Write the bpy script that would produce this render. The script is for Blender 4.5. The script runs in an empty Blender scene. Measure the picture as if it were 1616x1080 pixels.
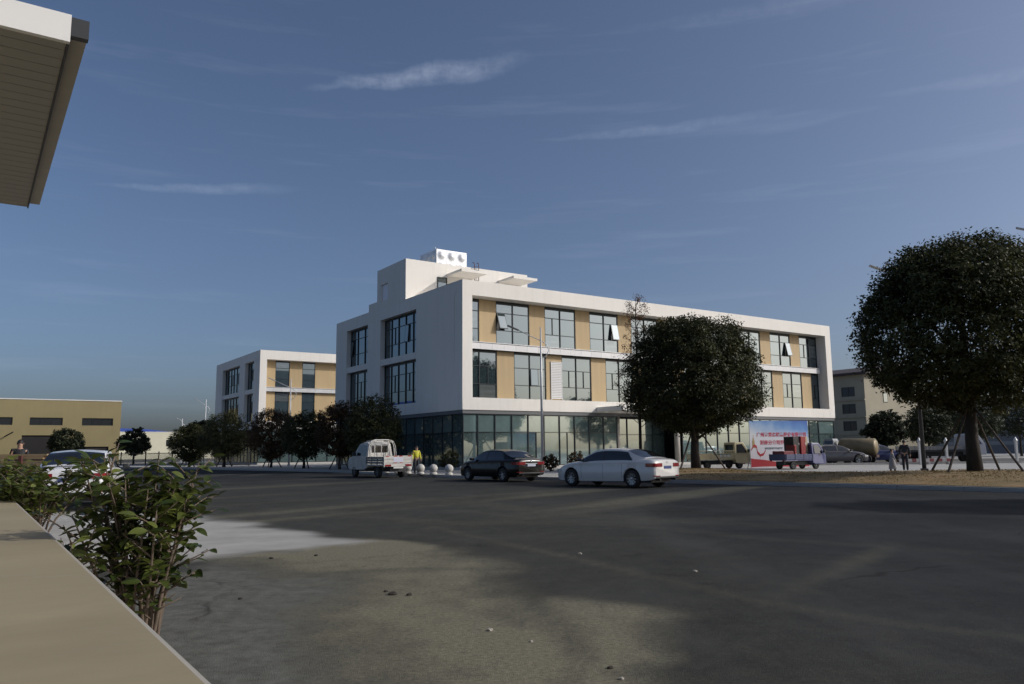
import bpy, bmesh, math, random
import numpy as np
from mathutils import Vector, Matrix
R = math.radians
random.seed(7)
rng = np.random.default_rng(11)
sc = bpy.context.scene
COL = sc.collection

# ------------------------------------------------------------------ camera
PITCH, ROLL, CAM_H = 0.1354, 0.0107, 1.42
cd = bpy.data.cameras.new('camera'); cam = bpy.data.objects.new('camera', cd); COL.objects.link(cam)
cd.sensor_width = 36.0; cd.lens = 28.0; cd.clip_start = 0.05; cd.clip_end = 6000
F = Vector((0, math.cos(PITCH), math.sin(PITCH)))
R0 = Vector((1, 0, 0)); U0 = Vector((0, -math.sin(PITCH), math.cos(PITCH)))
Rv = R0 * math.cos(ROLL) - U0 * math.sin(ROLL); Uv = U0 * math.cos(ROLL) + R0 * math.sin(ROLL)
m = Matrix.Identity(4)
for i in range(3):
    m[i][0], m[i][1], m[i][2] = Rv[i], Uv[i], -F[i]
m[2][3] = CAM_H
cam.matrix_world = m
sc.camera = cam

# ------------------------------------------------------------------ sky and sun
SUN_AZ, SUN_EL = 95.0, 29.0
w = bpy.data.worlds.new('World'); sc.world = w; w.use_nodes = True
nt = w.node_tree; N = nt.nodes; LK = nt.links
N.clear()
wo = N.new('ShaderNodeOutputWorld'); bg = N.new('ShaderNodeBackground'); LK.new(bg.outputs[0], wo.inputs[0])
sky = N.new('ShaderNodeTexSky'); sky.sky_type = 'NISHITA'; sky.sun_disc = False
sky.sun_elevation = R(SUN_EL); sky.sun_rotation = R(SUN_AZ)
sky.air_density = 0.7; sky.dust_density = 3.6; sky.ozone_density = 3.0; sky.altitude = 60
bg.inputs[1].default_value = 0.110
def wmath(op, a, b=None, c=None):
    n = N.new('ShaderNodeMath'); n.operation = op
    for i, v in enumerate((a, b, c)):
        if v is None: continue
        if isinstance(v, (int, float)): n.inputs[i].default_value = v
        else: LK.new(v, n.inputs[i])
    return n.outputs[0]
tc = N.new('ShaderNodeTexCoord'); sep = N.new('ShaderNodeSeparateXYZ'); LK.new(tc.outputs['Generated'], sep.inputs[0])
az = wmath('ARCTAN2', sep.outputs[0], sep.outputs[1]); el = wmath('ARCSINE', sep.outputs[2])
comb = N.new('ShaderNodeCombineXYZ'); LK.new(az, comb.inputs[0]); LK.new(el, comb.inputs[1])
def wnoise(sx, sy, det, rough, off=0.0):
    mp = N.new('ShaderNodeMapping'); mp.inputs['Scale'].default_value = (sx, sy, 1); mp.inputs['Location'].default_value = (off, off * .7, 0)
    LK.new(comb.outputs[0], mp.inputs[0])
    t = N.new('ShaderNodeTexNoise'); t.inputs['Scale'].default_value = 1; t.inputs['Detail'].default_value = det; t.inputs['Roughness'].default_value = rough
    LK.new(mp.outputs[0], t.inputs['Vector']); return t.outputs['Fac']
nwarp = wmath('SUBTRACT', wnoise(16, 26, 4, .6, 3.1), .5)
nfine = wnoise(55, 120, 5, .65, 1.7)
nlong = wnoise(3.0, 34, 5, .62, 9.2)
nfib = wnoise(70, 34, 5, .6, 5.5)
total = None
# a few thin cirrus streaks: azimuth, elevation, half length, half width, slope, strength
for (a0, e0, hl, hw, sl, st) in ((-.118, .456, .155, .017, .135, .105), (-.385, .307, .125, .0080, .09, .055), (.190, .388, .175, .0085, .035, .042),
                                 (.560, .385, .13, .009, -.06, .026), (.40, .505, .30, .016, .01, .020), (-.95, .36, .2, .012, .1, .07), (1.15, .42, .2, .014, -.06, .07), (2.2, .5, .3, .02, .1, .08)):
    du = wmath('SUBTRACT', az, a0); dv = wmath('SUBTRACT', el, e0)
    dv = wmath('SUBTRACT', dv, wmath('MULTIPLY', du, sl)); dv = wmath('ADD', dv, wmath('MULTIPLY', nwarp, hw * 1.5))
    u2 = wmath('POWER', wmath('ABSOLUTE', wmath('DIVIDE', du, hl)), 2.0)
    hwv = wmath('MULTIPLY_ADD', wmath('DIVIDE', du, hl), hw * .42, hw * .85)
    v2 = wmath('POWER', wmath('ABSOLUTE', wmath('DIVIDE', dv, hwv)), 2.0)
    body = wmath('MAXIMUM', wmath('SUBTRACT', 1.0, wmath('ADD', u2, v2)), 0.0)
    body = wmath('MULTIPLY', wmath('POWER', body, 1.25), wmath('MAXIMUM', wmath('MULTIPLY_ADD', wmath('ADD', nfine, nfib), 1.7, -.75), 0.0))
    body = wmath('MULTIPLY', body, st)
    total = body if total is None else wmath('ADD', total, body)
veil = wmath('MULTIPLY', wmath('MAXIMUM', wmath('SUBTRACT', nlong, .54), 0.0), .15)
total = wmath('MAXIMUM', wmath('ADD', total, veil), 0.0)
hs = N.new('ShaderNodeHueSaturation'); hs.inputs['Saturation'].default_value = 1.0; LK.new(sky.outputs[0], hs.inputs['Color'])
mixc = N.new('ShaderNodeMix'); mixc.data_type = 'RGBA'; mixc.blend_type = 'ADD'; mixc.inputs[0].default_value = 1
cl = N.new('ShaderNodeMix'); cl.data_type = 'RGBA'; cl.inputs[6].default_value = (0, 0, 0, 1); cl.inputs[7].default_value = (8.5, 8.7, 9.4, 1)
LK.new(total, cl.inputs[0]); LK.new(hs.outputs[0], mixc.inputs[6]); LK.new(cl.outputs[2], mixc.inputs[7])
LK.new(mixc.outputs[2], bg.inputs[0])

sl_ = bpy.data.lights.new('sun', 'SUN'); sun = bpy.data.objects.new('sun', sl_); COL.objects.link(sun)
sl_.energy = 2.25; sl_.angle = R(.55); sl_.color = (1, .972, .93)
sd = Vector((math.sin(R(SUN_AZ)) * math.cos(R(SUN_EL)), math.cos(R(SUN_AZ)) * math.cos(R(SUN_EL)), math.sin(R(SUN_EL))))
sun.rotation_euler = sd.to_track_quat('Z', 'Y').to_euler(); sun.location = sd * 80
sc.view_settings.view_transform = 'Standard'; sc.view_settings.look = 'None'
sc.view_settings.exposure = 0.0; sc.view_settings.gamma = 1.0

# ------------------------------------------------------------------ materials
MATS = {}
def mat(name, col, rough=.6, metal=0.0, var=0.0, vscale=3.0, bump=0.0, bscale=40.0, ior=None, coat=0.0, stretch=(1, 1, 1), transm=0.0, objvar=0.0, col2=None):
    if name in MATS: return MATS[name]
    mt = bpy.data.materials.new(name); mt.use_nodes = True
    t = mt.node_tree; b = t.nodes['Principled BSDF']
    b.inputs['Roughness'].default_value = rough; b.inputs['Metallic'].default_value = metal
    if ior: b.inputs['IOR'].default_value = ior
    b.inputs['Coat Weight'].default_value = coat; b.inputs['Coat Roughness'].default_value = .04
    c = (*col, 1)
    b.inputs['Base Color'].default_value = c
    tx = t.nodes.new('ShaderNodeTexCoord'); mp = t.nodes.new('ShaderNodeMapping'); mp.inputs['Scale'].default_value = stretch
    t.links.new(tx.outputs['Object'], mp.inputs[0])
    last = None
    if var > 0:
        n = t.nodes.new('ShaderNodeTexNoise'); n.inputs['Scale'].default_value = vscale; n.inputs['Detail'].default_value = 6; n.inputs['Roughness'].default_value = .62
        t.links.new(mp.outputs[0], n.inputs['Vector'])
        mx = t.nodes.new('ShaderNodeMix'); mx.data_type = 'RGBA'
        if col2: a, d = c, (*col2, 1)
        else: a = tuple(x * (1 - var) for x in col) + (1,); d = tuple(min(1, x * (1 + var)) for x in col) + (1,)
        mx.inputs[6].default_value = a; mx.inputs[7].default_value = d
        rp = t.nodes.new('ShaderNodeMapRange'); rp.inputs[1].default_value = .3; rp.inputs[2].default_value = .7
        t.links.new(n.outputs['Fac'], rp.inputs[0]); t.links.new(rp.outputs[0], mx.inputs[0]); last = mx.outputs[2]
    if objvar > 0:
        oi = t.nodes.new('ShaderNodeObjectInfo'); h = t.nodes.new('ShaderNodeHueSaturation')
        mr = t.nodes.new('ShaderNodeMapRange'); mr.inputs[3].default_value = 1 - objvar; mr.inputs[4].default_value = 1 + objvar
        t.links.new(oi.outputs['Random'], mr.inputs[0]); t.links.new(mr.outputs[0], h.inputs['Value'])
        if last: t.links.new(last, h.inputs['Color'])
        else: h.inputs['Color'].default_value = c
        last = h.outputs[0]
    if last: t.links.new(last, b.inputs['Base Color'])
    if bump > 0:
        n = t.nodes.new('ShaderNodeTexNoise'); n.inputs['Scale'].default_value = bscale; n.inputs['Detail'].default_value = 4
        t.links.new(mp.outputs[0], n.inputs['Vector'])
        bp = t.nodes.new('ShaderNodeBump'); bp.inputs['Strength'].default_value = bump; bp.inputs['Distance'].default_value = .02
        t.links.new(n.outputs['Fac'], bp.inputs['Height']); t.links.new(bp.outputs[0], b.inputs['Normal'])
    MATS[name] = mt; return mt

WHITE = mat('white render', (.80, .765, .70), .75, var=.045, vscale=.35, bump=.05, bscale=30, stretch=(1, 1, .35))
def weather(mt, amt):
    t = mt.node_tree; b = t.nodes['Principled BSDF']; src = b.inputs['Base Color'].links[0].from_socket
    tx = t.nodes.new('ShaderNodeTexCoord'); mp = t.nodes.new('ShaderNodeMapping'); mp.inputs['Scale'].default_value = (1.7, 1.7, .10); t.links.new(tx.outputs['Object'], mp.inputs[0])
    n = t.nodes.new('ShaderNodeTexNoise'); n.inputs['Scale'].default_value = 1.6; n.inputs['Detail'].default_value = 7; n.inputs['Roughness'].default_value = .7; t.links.new(mp.outputs[0], n.inputs['Vector'])
    r = t.nodes.new('ShaderNodeMapRange'); r.inputs[1].default_value = .50; r.inputs[2].default_value = .78; r.inputs[4].default_value = amt; t.links.new(n.outputs['Fac'], r.inputs[0])
    mx = t.nodes.new('ShaderNodeMix'); mx.data_type = 'RGBA'; mx.blend_type = 'MULTIPLY'; t.links.new(r.outputs[0], mx.inputs[0]); t.links.new(src, mx.inputs[6]); mx.inputs[7].default_value = (.62, .60, .55, 1); t.links.new(mx.outputs[2], b.inputs['Base Color'])
weather(WHITE, .28)

CREAM = mat('roof coping', (.7, .69, .66), .7, var=.05, vscale=1)
TAN = mat('ochre panel', (.47, .345, .185), .65, var=.07, vscale=1.2, stretch=(3, 3, .5), objvar=.05)
BAND = mat('aluminium cladding', (.60, .60, .60), .45, metal=.15, var=.04, vscale=2, objvar=.05)
FRAME = mat('dark window frame', (.022, .030, .034), .4, metal=.3)
GLASS = mat('coated glass', (.020, .032, .036), .025, ior=2.6, var=.3, vscale=.6, objvar=.25)
GLASSG = mat('ground floor glass', (.10, .145, .140), .03, ior=3.2, var=.35, vscale=.5, objvar=.35)
GLASSB = mat('glass with pale blind behind', (.12, .135, .135), .03, ior=2.5, var=.25, vscale=.9, objvar=.3, stretch=(1, 1, 6))
for g_ in (GLASS, GLASSG, GLASSB): g_.node_tree.nodes['Principled BSDF'].inputs['Specular Tint'].default_value = (.80, .93, 1, 1)
DARK = mat('dark trim', (.03, .032, .034), .5)
STEEL = mat('stainless steel', (.70, .71, .72), .42, metal=.35, var=.05, vscale=2)
GALV = mat('galvanised pole', (.60, .60, .58), .45, metal=.2, var=.05, vscale=2)
BLACKM = mat('black metal', (.02, .02, .022), .45)
RUBBER = mat('rubber', (.018, .018, .018), .8, var=.2, vscale=12)
RIM = mat('alloy rim', (.42, .43, .44), .3, metal=.8)
CGLASS = mat('car glass', (.012, .014, .017), .03, ior=1.7)
REDL = mat('tail lamp red', (.22, .012, .018), .15, coat=.6)
CLEARL = mat('lamp clear', (.62, .62, .62), .12, coat=.8)
PLATE = mat('licence plate blue', (.045, .07, .20), .4)
PLATEW = mat('licence plate pale', (.55, .57, .66), .4)
BARK = mat('bark', (.034, .029, .024), .9, var=.35, vscale=6, bump=.5, bscale=18, stretch=(2, 2, .5))
POLEW = mat('prop pole wood', (.075, .058, .045), .85, var=.25, vscale=5, stretch=(4, 4, .6))
SOIL = mat('soil', (.10, .075, .048), .95, var=.4, vscale=8, bump=.5, bscale=25)
STONE = mat('granite ball', (.50, .48, .44), .75, var=.14, vscale=9, bump=.15, bscale=60)
KERB = mat('kerb stone', (.36, .35, .33), .85, var=.16, vscale=3, bump=.2, bscale=40)
SKIN = mat('skin', (.42, .25, .17), .6)
HAIR = mat('hair', (.012, .010, .009), .6)
def leafmat(name, c1, c2, rough=.55, trans=.22, spec=.22):
    mt = bpy.data.materials.new(name); mt.use_nodes = True; t = mt.node_tree; b = t.nodes['Principled BSDF']
    b.inputs['Roughness'].default_value = rough; b.inputs['Specular IOR Level'].default_value = spec
    at = t.nodes.new('ShaderNodeAttribute'); at.attribute_name = 'tint'
    oi = t.nodes.new('ShaderNodeObjectInfo')
    ad = t.nodes.new('ShaderNodeMath'); ad.operation = 'ADD'; ml = t.nodes.new('ShaderNodeMath'); ml.operation = 'MULTIPLY'; ml.inputs[1].default_value = .35
    t.links.new(oi.outputs['Random'], ml.inputs[0]); t.links.new(at.outputs['Fac'], ad.inputs[0]); t.links.new(ml.outputs[0], ad.inputs[1])
    mx = t.nodes.new('ShaderNodeMix'); mx.data_type = 'RGBA'; mx.inputs[6].default_value = (*c1, 1); mx.inputs[7].default_value = (*c2, 1)
    t.links.new(ad.outputs[0], mx.inputs[0]); t.links.new(mx.outputs[2], b.inputs['Base Color'])
    tr = t.nodes.new('ShaderNodeBsdfTranslucent'); t.links.new(mx.outputs[2], tr.inputs[0])
    ms = t.nodes.new('ShaderNodeMixShader'); ms.inputs[0].default_value = trans
    out = t.nodes['Material Output']; t.links.new(b.outputs[0], ms.inputs[1]); t.links.new(tr.outputs[0], ms.inputs[2]); t.links.new(ms.outputs[0], out.inputs[0])
    return mt
LEAF = leafmat('evergreen leaf', (.022, .028, .012), (.088, .090, .030))
LEAFOL = leafmat('olive leaf', (.036, .042, .018), (.12, .118, .045))
LEAFRED = leafmat('bronze leaf', (.036, .028, .015), (.14, .075, .034))
LEAFBUSH = leafmat('camellia leaf', (.034, .056, .014), (.24, .27, .062), rough=.32, trans=.34, spec=.5)
LEAFFAR = leafmat('far tree leaf', (.018, .026, .014), (.05, .058, .028))
DRYLEAF = leafmat('dry leaf', (.06, .03, .015), (.16, .075, .03))
GRASSM = leafmat('dry grass', (.085, .070, .024), (.28, .185, .075), rough=.8, trans=.15, spec=.2)

# ------------------------------------------------------------------ mesh helpers
class MB:
    def __init__(s): s.v = []; s.f = []
    def face(s, pts):
        b = len(s.v); s.v += [tuple(p) for p in pts]; s.f.append(tuple(range(b, b + len(pts)))); return s
    def box(s, x0, x1, y0, y1, z0, z1):
        b = len(s.v)
        s.v += [(x, y, z) for z in (z0, z1) for (x, y) in ((x0, y0), (x1, y0), (x1, y1), (x0, y1))]
        for f in ((3, 2, 1, 0), (4, 5, 6, 7), (0, 1, 5, 4), (1, 2, 6, 5), (2, 3, 7, 6), (3, 0, 4, 7)): s.f.append(tuple(b + i for i in f))
        return s
    def bar(s, p, q, wd, dp, up=(0, 0, 1)):
        p = Vector(p); q = Vector(q); d = (q - p).normalized(); u = Vector(up)
        if abs(d.dot(u)) > .98: u = Vector((1, 0, 0))
        a = d.cross(u).normalized(); c = a.cross(d).normalized(); b = len(s.v)
        for e in (p, q):
            for (i, j) in ((-1, -1), (1, -1), (1, 1), (-1, 1)): s.v.append(tuple(e + a * i * wd / 2 + c * j * dp / 2))
        for f in ((3, 2, 1, 0), (4, 5, 6, 7), (0, 1, 5, 4), (1, 2, 6, 5), (2, 3, 7, 6), (3, 0, 4, 7)): s.f.append(tuple(b + i for i in f))
        return s
    def tube(s, pts, rad, n=8, cap=True):
        pts = [Vector(p) for p in pts]; b = len(s.v); k = len(pts)
        if not hasattr(rad, '__len__'): rad = [rad] * k
        prev = None
        for i, p in enumerate(pts):
            d = (pts[min(i + 1, k - 1)] - pts[max(i - 1, 0)]).normalized()
            if prev is None:
                u = Vector((0, 0, 1)) if abs(d.z) < .9 else Vector((1, 0, 0)); a = d.cross(u).normalized()
            else:
                a = (prev - d * prev.dot(d)); a = a.normalized() if a.length > 1e-6 else d.orthogonal().normalized()
            prev = a; c = d.cross(a)
            for j in range(n):
                t = 2 * math.pi * j / n; s.v.append(tuple(p + (a * math.cos(t) + c * math.sin(t)) * rad[i]))
        for i in range(k - 1):
            for j in range(n):
                j2 = (j + 1) % n; s.f.append((b + i * n + j, b + i * n + j2, b + (i + 1) * n + j2, b + (i + 1) * n + j))
        if cap:
            s.f.append(tuple(b + j for j in reversed(range(n)))); s.f.append(tuple(b + (k - 1) * n + j for j in range(n)))
        return s
    def lathe(s, prof, n=20, axis='z', c=(0, 0, 0), cap=True):
        b = len(s.v); k = len(prof)
        for (r, h) in prof:
            for j in range(n):
                t = 2 * math.pi * j / n; x, y = r * math.cos(t), r * math.sin(t)
                p = (x, y, h) if axis == 'z' else ((x, h, y) if axis == 'y' else (h, x, y))
                s.v.append((p[0] + c[0], p[1] + c[1], p[2] + c[2]))
        for i in range(k - 1):
            for j in range(n):
                j2 = (j + 1) % n; s.f.append((b + i * n + j, b + i * n + j2, b + (i + 1) * n + j2, b + (i + 1) * n + j))
        if cap: s.f.append(tuple(b + j for j in reversed(range(n)))); s.f.append(tuple(b + (k - 1) * n + j for j in range(n)))
        return s
    def prism(s, poly, yf0, yf1):
        """poly of (x,z); yf0/yf1 give the two y faces as functions of (x,z)"""
        b = len(s.v); n = len(poly)
        s.v += [(x, yf0(x, z), z) for x, z in poly] + [(x, yf1(x, z), z) for x, z in poly]
        s.f.append(tuple(b + i for i in range(n))); s.f.append(tuple(b + n + i for i in reversed(range(n))))
        for i in range(n):
            j = (i + 1) % n; s.f.append((b + i, b + n + i, b + n + j, b + j))
        return s
    def build(s, name, mt, parent=None, smooth=False, bevel=0.0):
        me = bpy.data.meshes.new(name); me.from_pydata(s.v, [], s.f); me.materials.append(mt)
        if bevel > 0:
            bm = bmesh.new(); bm.from_mesh(me); bmesh.ops.remove_doubles(bm, verts=bm.verts, dist=1e-5)
            bmesh.ops.recalc_face_normals(bm, faces=bm.faces)
            es = [e for e in bm.edges if len(e.link_faces) == 2 and e.calc_face_angle() > .5]
            bmesh.ops.bevel(bm, geom=es, offset=bevel, segments=2, affect='EDGES', profile=.6, clamp_overlap=True)
            bm.to_mesh(me); bm.free()
        else:
            bm = bmesh.new(); bm.from_mesh(me); bmesh.ops.recalc_face_normals(bm, faces=bm.faces); bm.to_mesh(me); bm.free()
        if smooth: me.shade_smooth()
        return link(name, me, parent)
def link(name, me, parent=None):
    o = bpy.data.objects.new(name, me); COL.objects.link(o)
    if parent is not None: o.parent = parent
    return o
def tag(o, label, cat, group=None):
    o['label'] = label; o['category'] = cat
    if group: o['group'] = group
    return o
def thing(name, label, cat, loc=(0, 0, 0), rz=0.0, group=None):
    o = bpy.data.objects.new(name, None); COL.objects.link(o); o.empty_display_size = .2
    o.location = loc; o.rotation_euler = (0, 0, rz); return tag(o, label, cat, group)
def copy_tree(o, parent=None):
    c = o.copy(); COL.objects.link(c); c.parent = parent
    for ch in list(o.children): copy_tree(ch, c)
    return c
UNIT = {}
def unit_box(mt):
    if mt.name not in UNIT:
        b = MB().box(-.5, .5, -.5, .5, -.5, .5); me = bpy.data.meshes.new('block'); me.from_pydata(b.v, [], b.f); me.materials.append(mt); UNIT[mt.name] = me
    return UNIT[mt.name]
def block(name, mt, parent, x0, x1, y0, y1, z0, z1):
    o = link(name, unit_box(mt), parent)
    o.location = ((x0 + x1) / 2, (y0 + y1) / 2, (z0 + z1) / 2); o.scale = (x1 - x0, y1 - y0, z1 - z0); return o
def structure(o): o['kind'] = 'structure'; return o
def hdg(a): return R(90 - a)

# ------------------------------------------------------------------ ground, road, plaza
g = MB().face([(-2500, -800, -.03), (2500, -800, -.03), (2500, 4000, -.03), (-2500, 4000, -.03)])
structure(g.build('ground', mat('open ground', (.085, .085, .075), .95, var=.3, vscale=.08)))

KERBLINE = [(44, -9), (30, 6), (22, 16.2), (15.6, 24.0), (12.2, 28.0), (7.2, 33.2), (1.5, 38.9), (-3.3, 43.2), (-8.2, 50.6), (-13.2, 58.2), (-27.2, 72.2), (-62, 104)]
def sd_poly(px, py, poly):
    d = np.full(px.shape, 1e9); ins = np.zeros(px.shape, bool); n = len(poly)
    for i in range(n):
        x1, y1 = poly[i]; x2, y2 = poly[(i + 1) % n]; ex, ey = x2 - x1, y2 - y1; wx, wy = px - x1, py - y1
        t = np.clip((wx * ex + wy * ey) / (ex * ex + ey * ey + 1e-12), 0, 1)
        d = np.minimum(d, np.hypot(wx - ex * t, wy - ey * t))
        c = ((y1 > py) != (y2 > py)) & (px < (x2 - x1) * (py - y1) / (y2 - y1 + 1e-12) + x1); ins ^= c
    return np.where(ins, -d, d)
def vnoise(x, y, seed=0):
    r = np.random.default_rng(seed); tab = r.random((64, 64)); xi = np.floor(x).astype(int); yi = np.floor(y).astype(int)
    fx = x - xi; fy = y - yi; fx = fx * fx * (3 - 2 * fx); fy = fy * fy * (3 - 2 * fy)
    a = tab[xi % 64, yi % 64]; b = tab[(xi + 1) % 64, yi % 64]; c = tab[xi % 64, (yi + 1) % 64]; d = tab[(xi + 1) % 64, (yi + 1) % 64]
    return (a * (1 - fx) + b * fx) * (1 - fy) + (c * (1 - fx) + d * fx) * fy
def fbm(x, y, seed=0, o=4):
    s = 0; a = .5
    for i in range(o): s = s + a * vnoise(x * 2 ** i + 17 * i, y * 2 ** i + 31 * i, seed + i); a *= .5
    return s
def smooth(e0, e1, x):
    t = np.clip((x - e0) / (e1 - e0), 0, 1); return t * t * (3 - 2 * t)
def road_attr(x, y):
    wx = x + (fbm(x * .7, y * .7, 5) - .5) * 1.6; wy = y + (fbm(x * .7 + 9, y * .7, 8) - .5) * 1.6
    conc = smooth(.30, -.40, sd_poly(wx, wy, [(-2.2, 12.75), (-3.4, 14.1), (-5.2, 16.4), (-6.7, 17.5), (-14.0, 24.5), (-26, 32), (-36, 22), (-16, 12.0), (-6.5, 9.6), (-4.7, 10.6), (-4.05, 10.85), (-3.5, 11.8), (-2.8, 12.4)]))
    d1 = smooth(.45, -.65, sd_poly(wx, wy, [(-4.06, 10.67), (-3.5, 11.8), (-2.91, 12.85), (-2.5, 13.5), (-1.5, 12.4), (-.56, 9.9), (-.32, 8.0), (.04, 6.83), (.4, 6.06), (.75, 5.1), (.9, 3.4), (-.6, 3.4), (-.88, 5.17), (-1.27, 6.55), (-1.71, 7.6), (-2.38, 9.27), (-3.2, 10.06)]))
    d1 = d1 * (.30 + .85 * fbm(x * .9, y * .35, 21))
    tanb = smooth(.35, -.35, sd_poly(wx, wy, [(-3.9, 10.9), (-3.42, 11.6), (-2.91, 12.85), (-2.29, 13.3), (-1.2, 12.3), (-1.6, 11.4), (-2.64, 10.4)])) * .95
    d2 = smooth(.35, -.35, sd_poly(wx, wy, [(-.05, 7.5), (.69, 7.65), (1.2, 7.4), (.95, 6.5), (1.0, 5.8), (.45, 5.2), (.1, 5.7), (-.1, 6.5)])) * (.35 + .5 * fbm(x * 1.3, y * .6, 33))
    d1 = np.maximum(d1, tanb)
    # dusty tyre sweeps running with the road
    t = (x * .60 + y * .80); n = (x * .80 - y * .60)
    sweep = smooth(.50, .74, fbm(n * .55 + 40, t * .045 + 3, 41)) * .30
    def pl(pts, wd):
        dm_ = np.full(x.shape, 1e9)
        for (x1, y1), (x2, y2) in zip(pts[:-1], pts[1:]):
            ex, ey = x2 - x1, y2 - y1; tt = np.clip(((x - x1) * ex + (y - y1) * ey) / (ex * ex + ey * ey), 0, 1); dm_ = np.minimum(dm_, np.hypot(x - x1 - ex * tt, y - y1 - ey * tt))
        return smooth(wd, wd * .15, dm_ + (fbm(x * .8, y * .8, 57) - .5) * wd * .6)
    A1 = [(-1.6, 15.6), (-.53, 13.35), (.75, 10.91), (1.65, 9.01), (2.29, 7.68), (2.86, 6.94), (3.38, 6.44), (4.6, 5.6)]
    A2 = [(-1.2, 19.5), (.8, 16.6), (2.82, 14.58), (3.9, 12.92), (5.37, 11.77), (6.9, 10.2), (9.5, 8.4)]
    A3 = [(-4.0, 26.0), (-2.05, 23.64), (-.17, 20.71), (1.26, 18.07), (4.5, 15.0), (9, 12.2)]
    A4 = [(-2.0, 17.5), (.6, 17.6), (2.99, 20.22), (5.5, 24.5)]; A5 = [(-6, 21), (-1.5, 16.4), (2.2, 15.9), (7, 17.2), (12, 17.6)]
    arcd = pl(A1, .16) * .10 * (.5 + fbm(x * .6, y * .6, 60)); arcd2 = np.maximum.reduce([pl(A2, .4) * .07, pl(A3, .8) * .09, pl(A5, .8) * .09]) * (.3 + 1.3 * fbm(x * .5, y * .5, 66))
    # clean tracks pressed through the dust
    T1 = pl([(-5.5, 9.5), (-3.2, 10.6), (-1.6, 11.3), (.4, 11.3), (3.0, 10.2)], .22); T2 = pl([(-5, 8.2), (-3.0, 9.5), (-1.4, 10.0), (.4, 9.9), (2.6, 8.9)], .22); T3 = pl([(.2, 4.2), (.45, 6.0), (.2, 8.0), (-.5, 10.0), (-1.6, 12.0), (-3.4, 14.6)], .2)
    clean = 1 - .38 * np.maximum.reduce([T1 * fbm(x, y, 80) * 1.5, T2 * fbm(x, y, 81) * 1.5, T3 * fbm(x, y, 82) * 1.5]); d1 = d1 * clean; d2 = d2 * clean
    dust = np.clip(np.maximum.reduce([d1, d2, sweep, arcd, arcd2]) + .07 * fbm(x * .2, y * .2, 71) + .17 * smooth(8, 0, x) * smooth(60, 24, y), 0, 1)
    grey = smooth(.35, -.45, sd_poly(wx, wy, [(-3.95, 10.45), (-3.15, 9.9), (-2.34, 9.14), (-1.69, 7.54), (-1.26, 6.5), (-.8, 4.9), (-.6, 3.0), (-3.4, 2.4), (-7, 7)])) * .85
    return conc, dust, grey
def road_mesh(name, xs, ys, z):
    X, Y = np.meshgrid(xs, ys); nx, ny = len(xs), len(ys)
    me = bpy.data.meshes.new(name); P = np.stack([X.ravel(), Y.ravel(), np.full(X.size, z)], 1)
    i = np.arange((ny - 1) * (nx - 1)); r = i // (nx - 1); c = i % (nx - 1); a = r * nx + c
    fc = np.stack([a, a + 1, a + nx + 1, a + nx], 1)
    me.from_pydata(P.tolist(), [], fc.tolist())
    for nm, arr in zip(('concrete', 'dust', 'swept'), road_attr(X.ravel(), Y.ravel())):
        at = me.attributes.new(nm, 'FLOAT', 'POINT'); at.data.foreach_set('value', np.ascontiguousarray(arr, dtype=np.float32))
    return me
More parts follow.
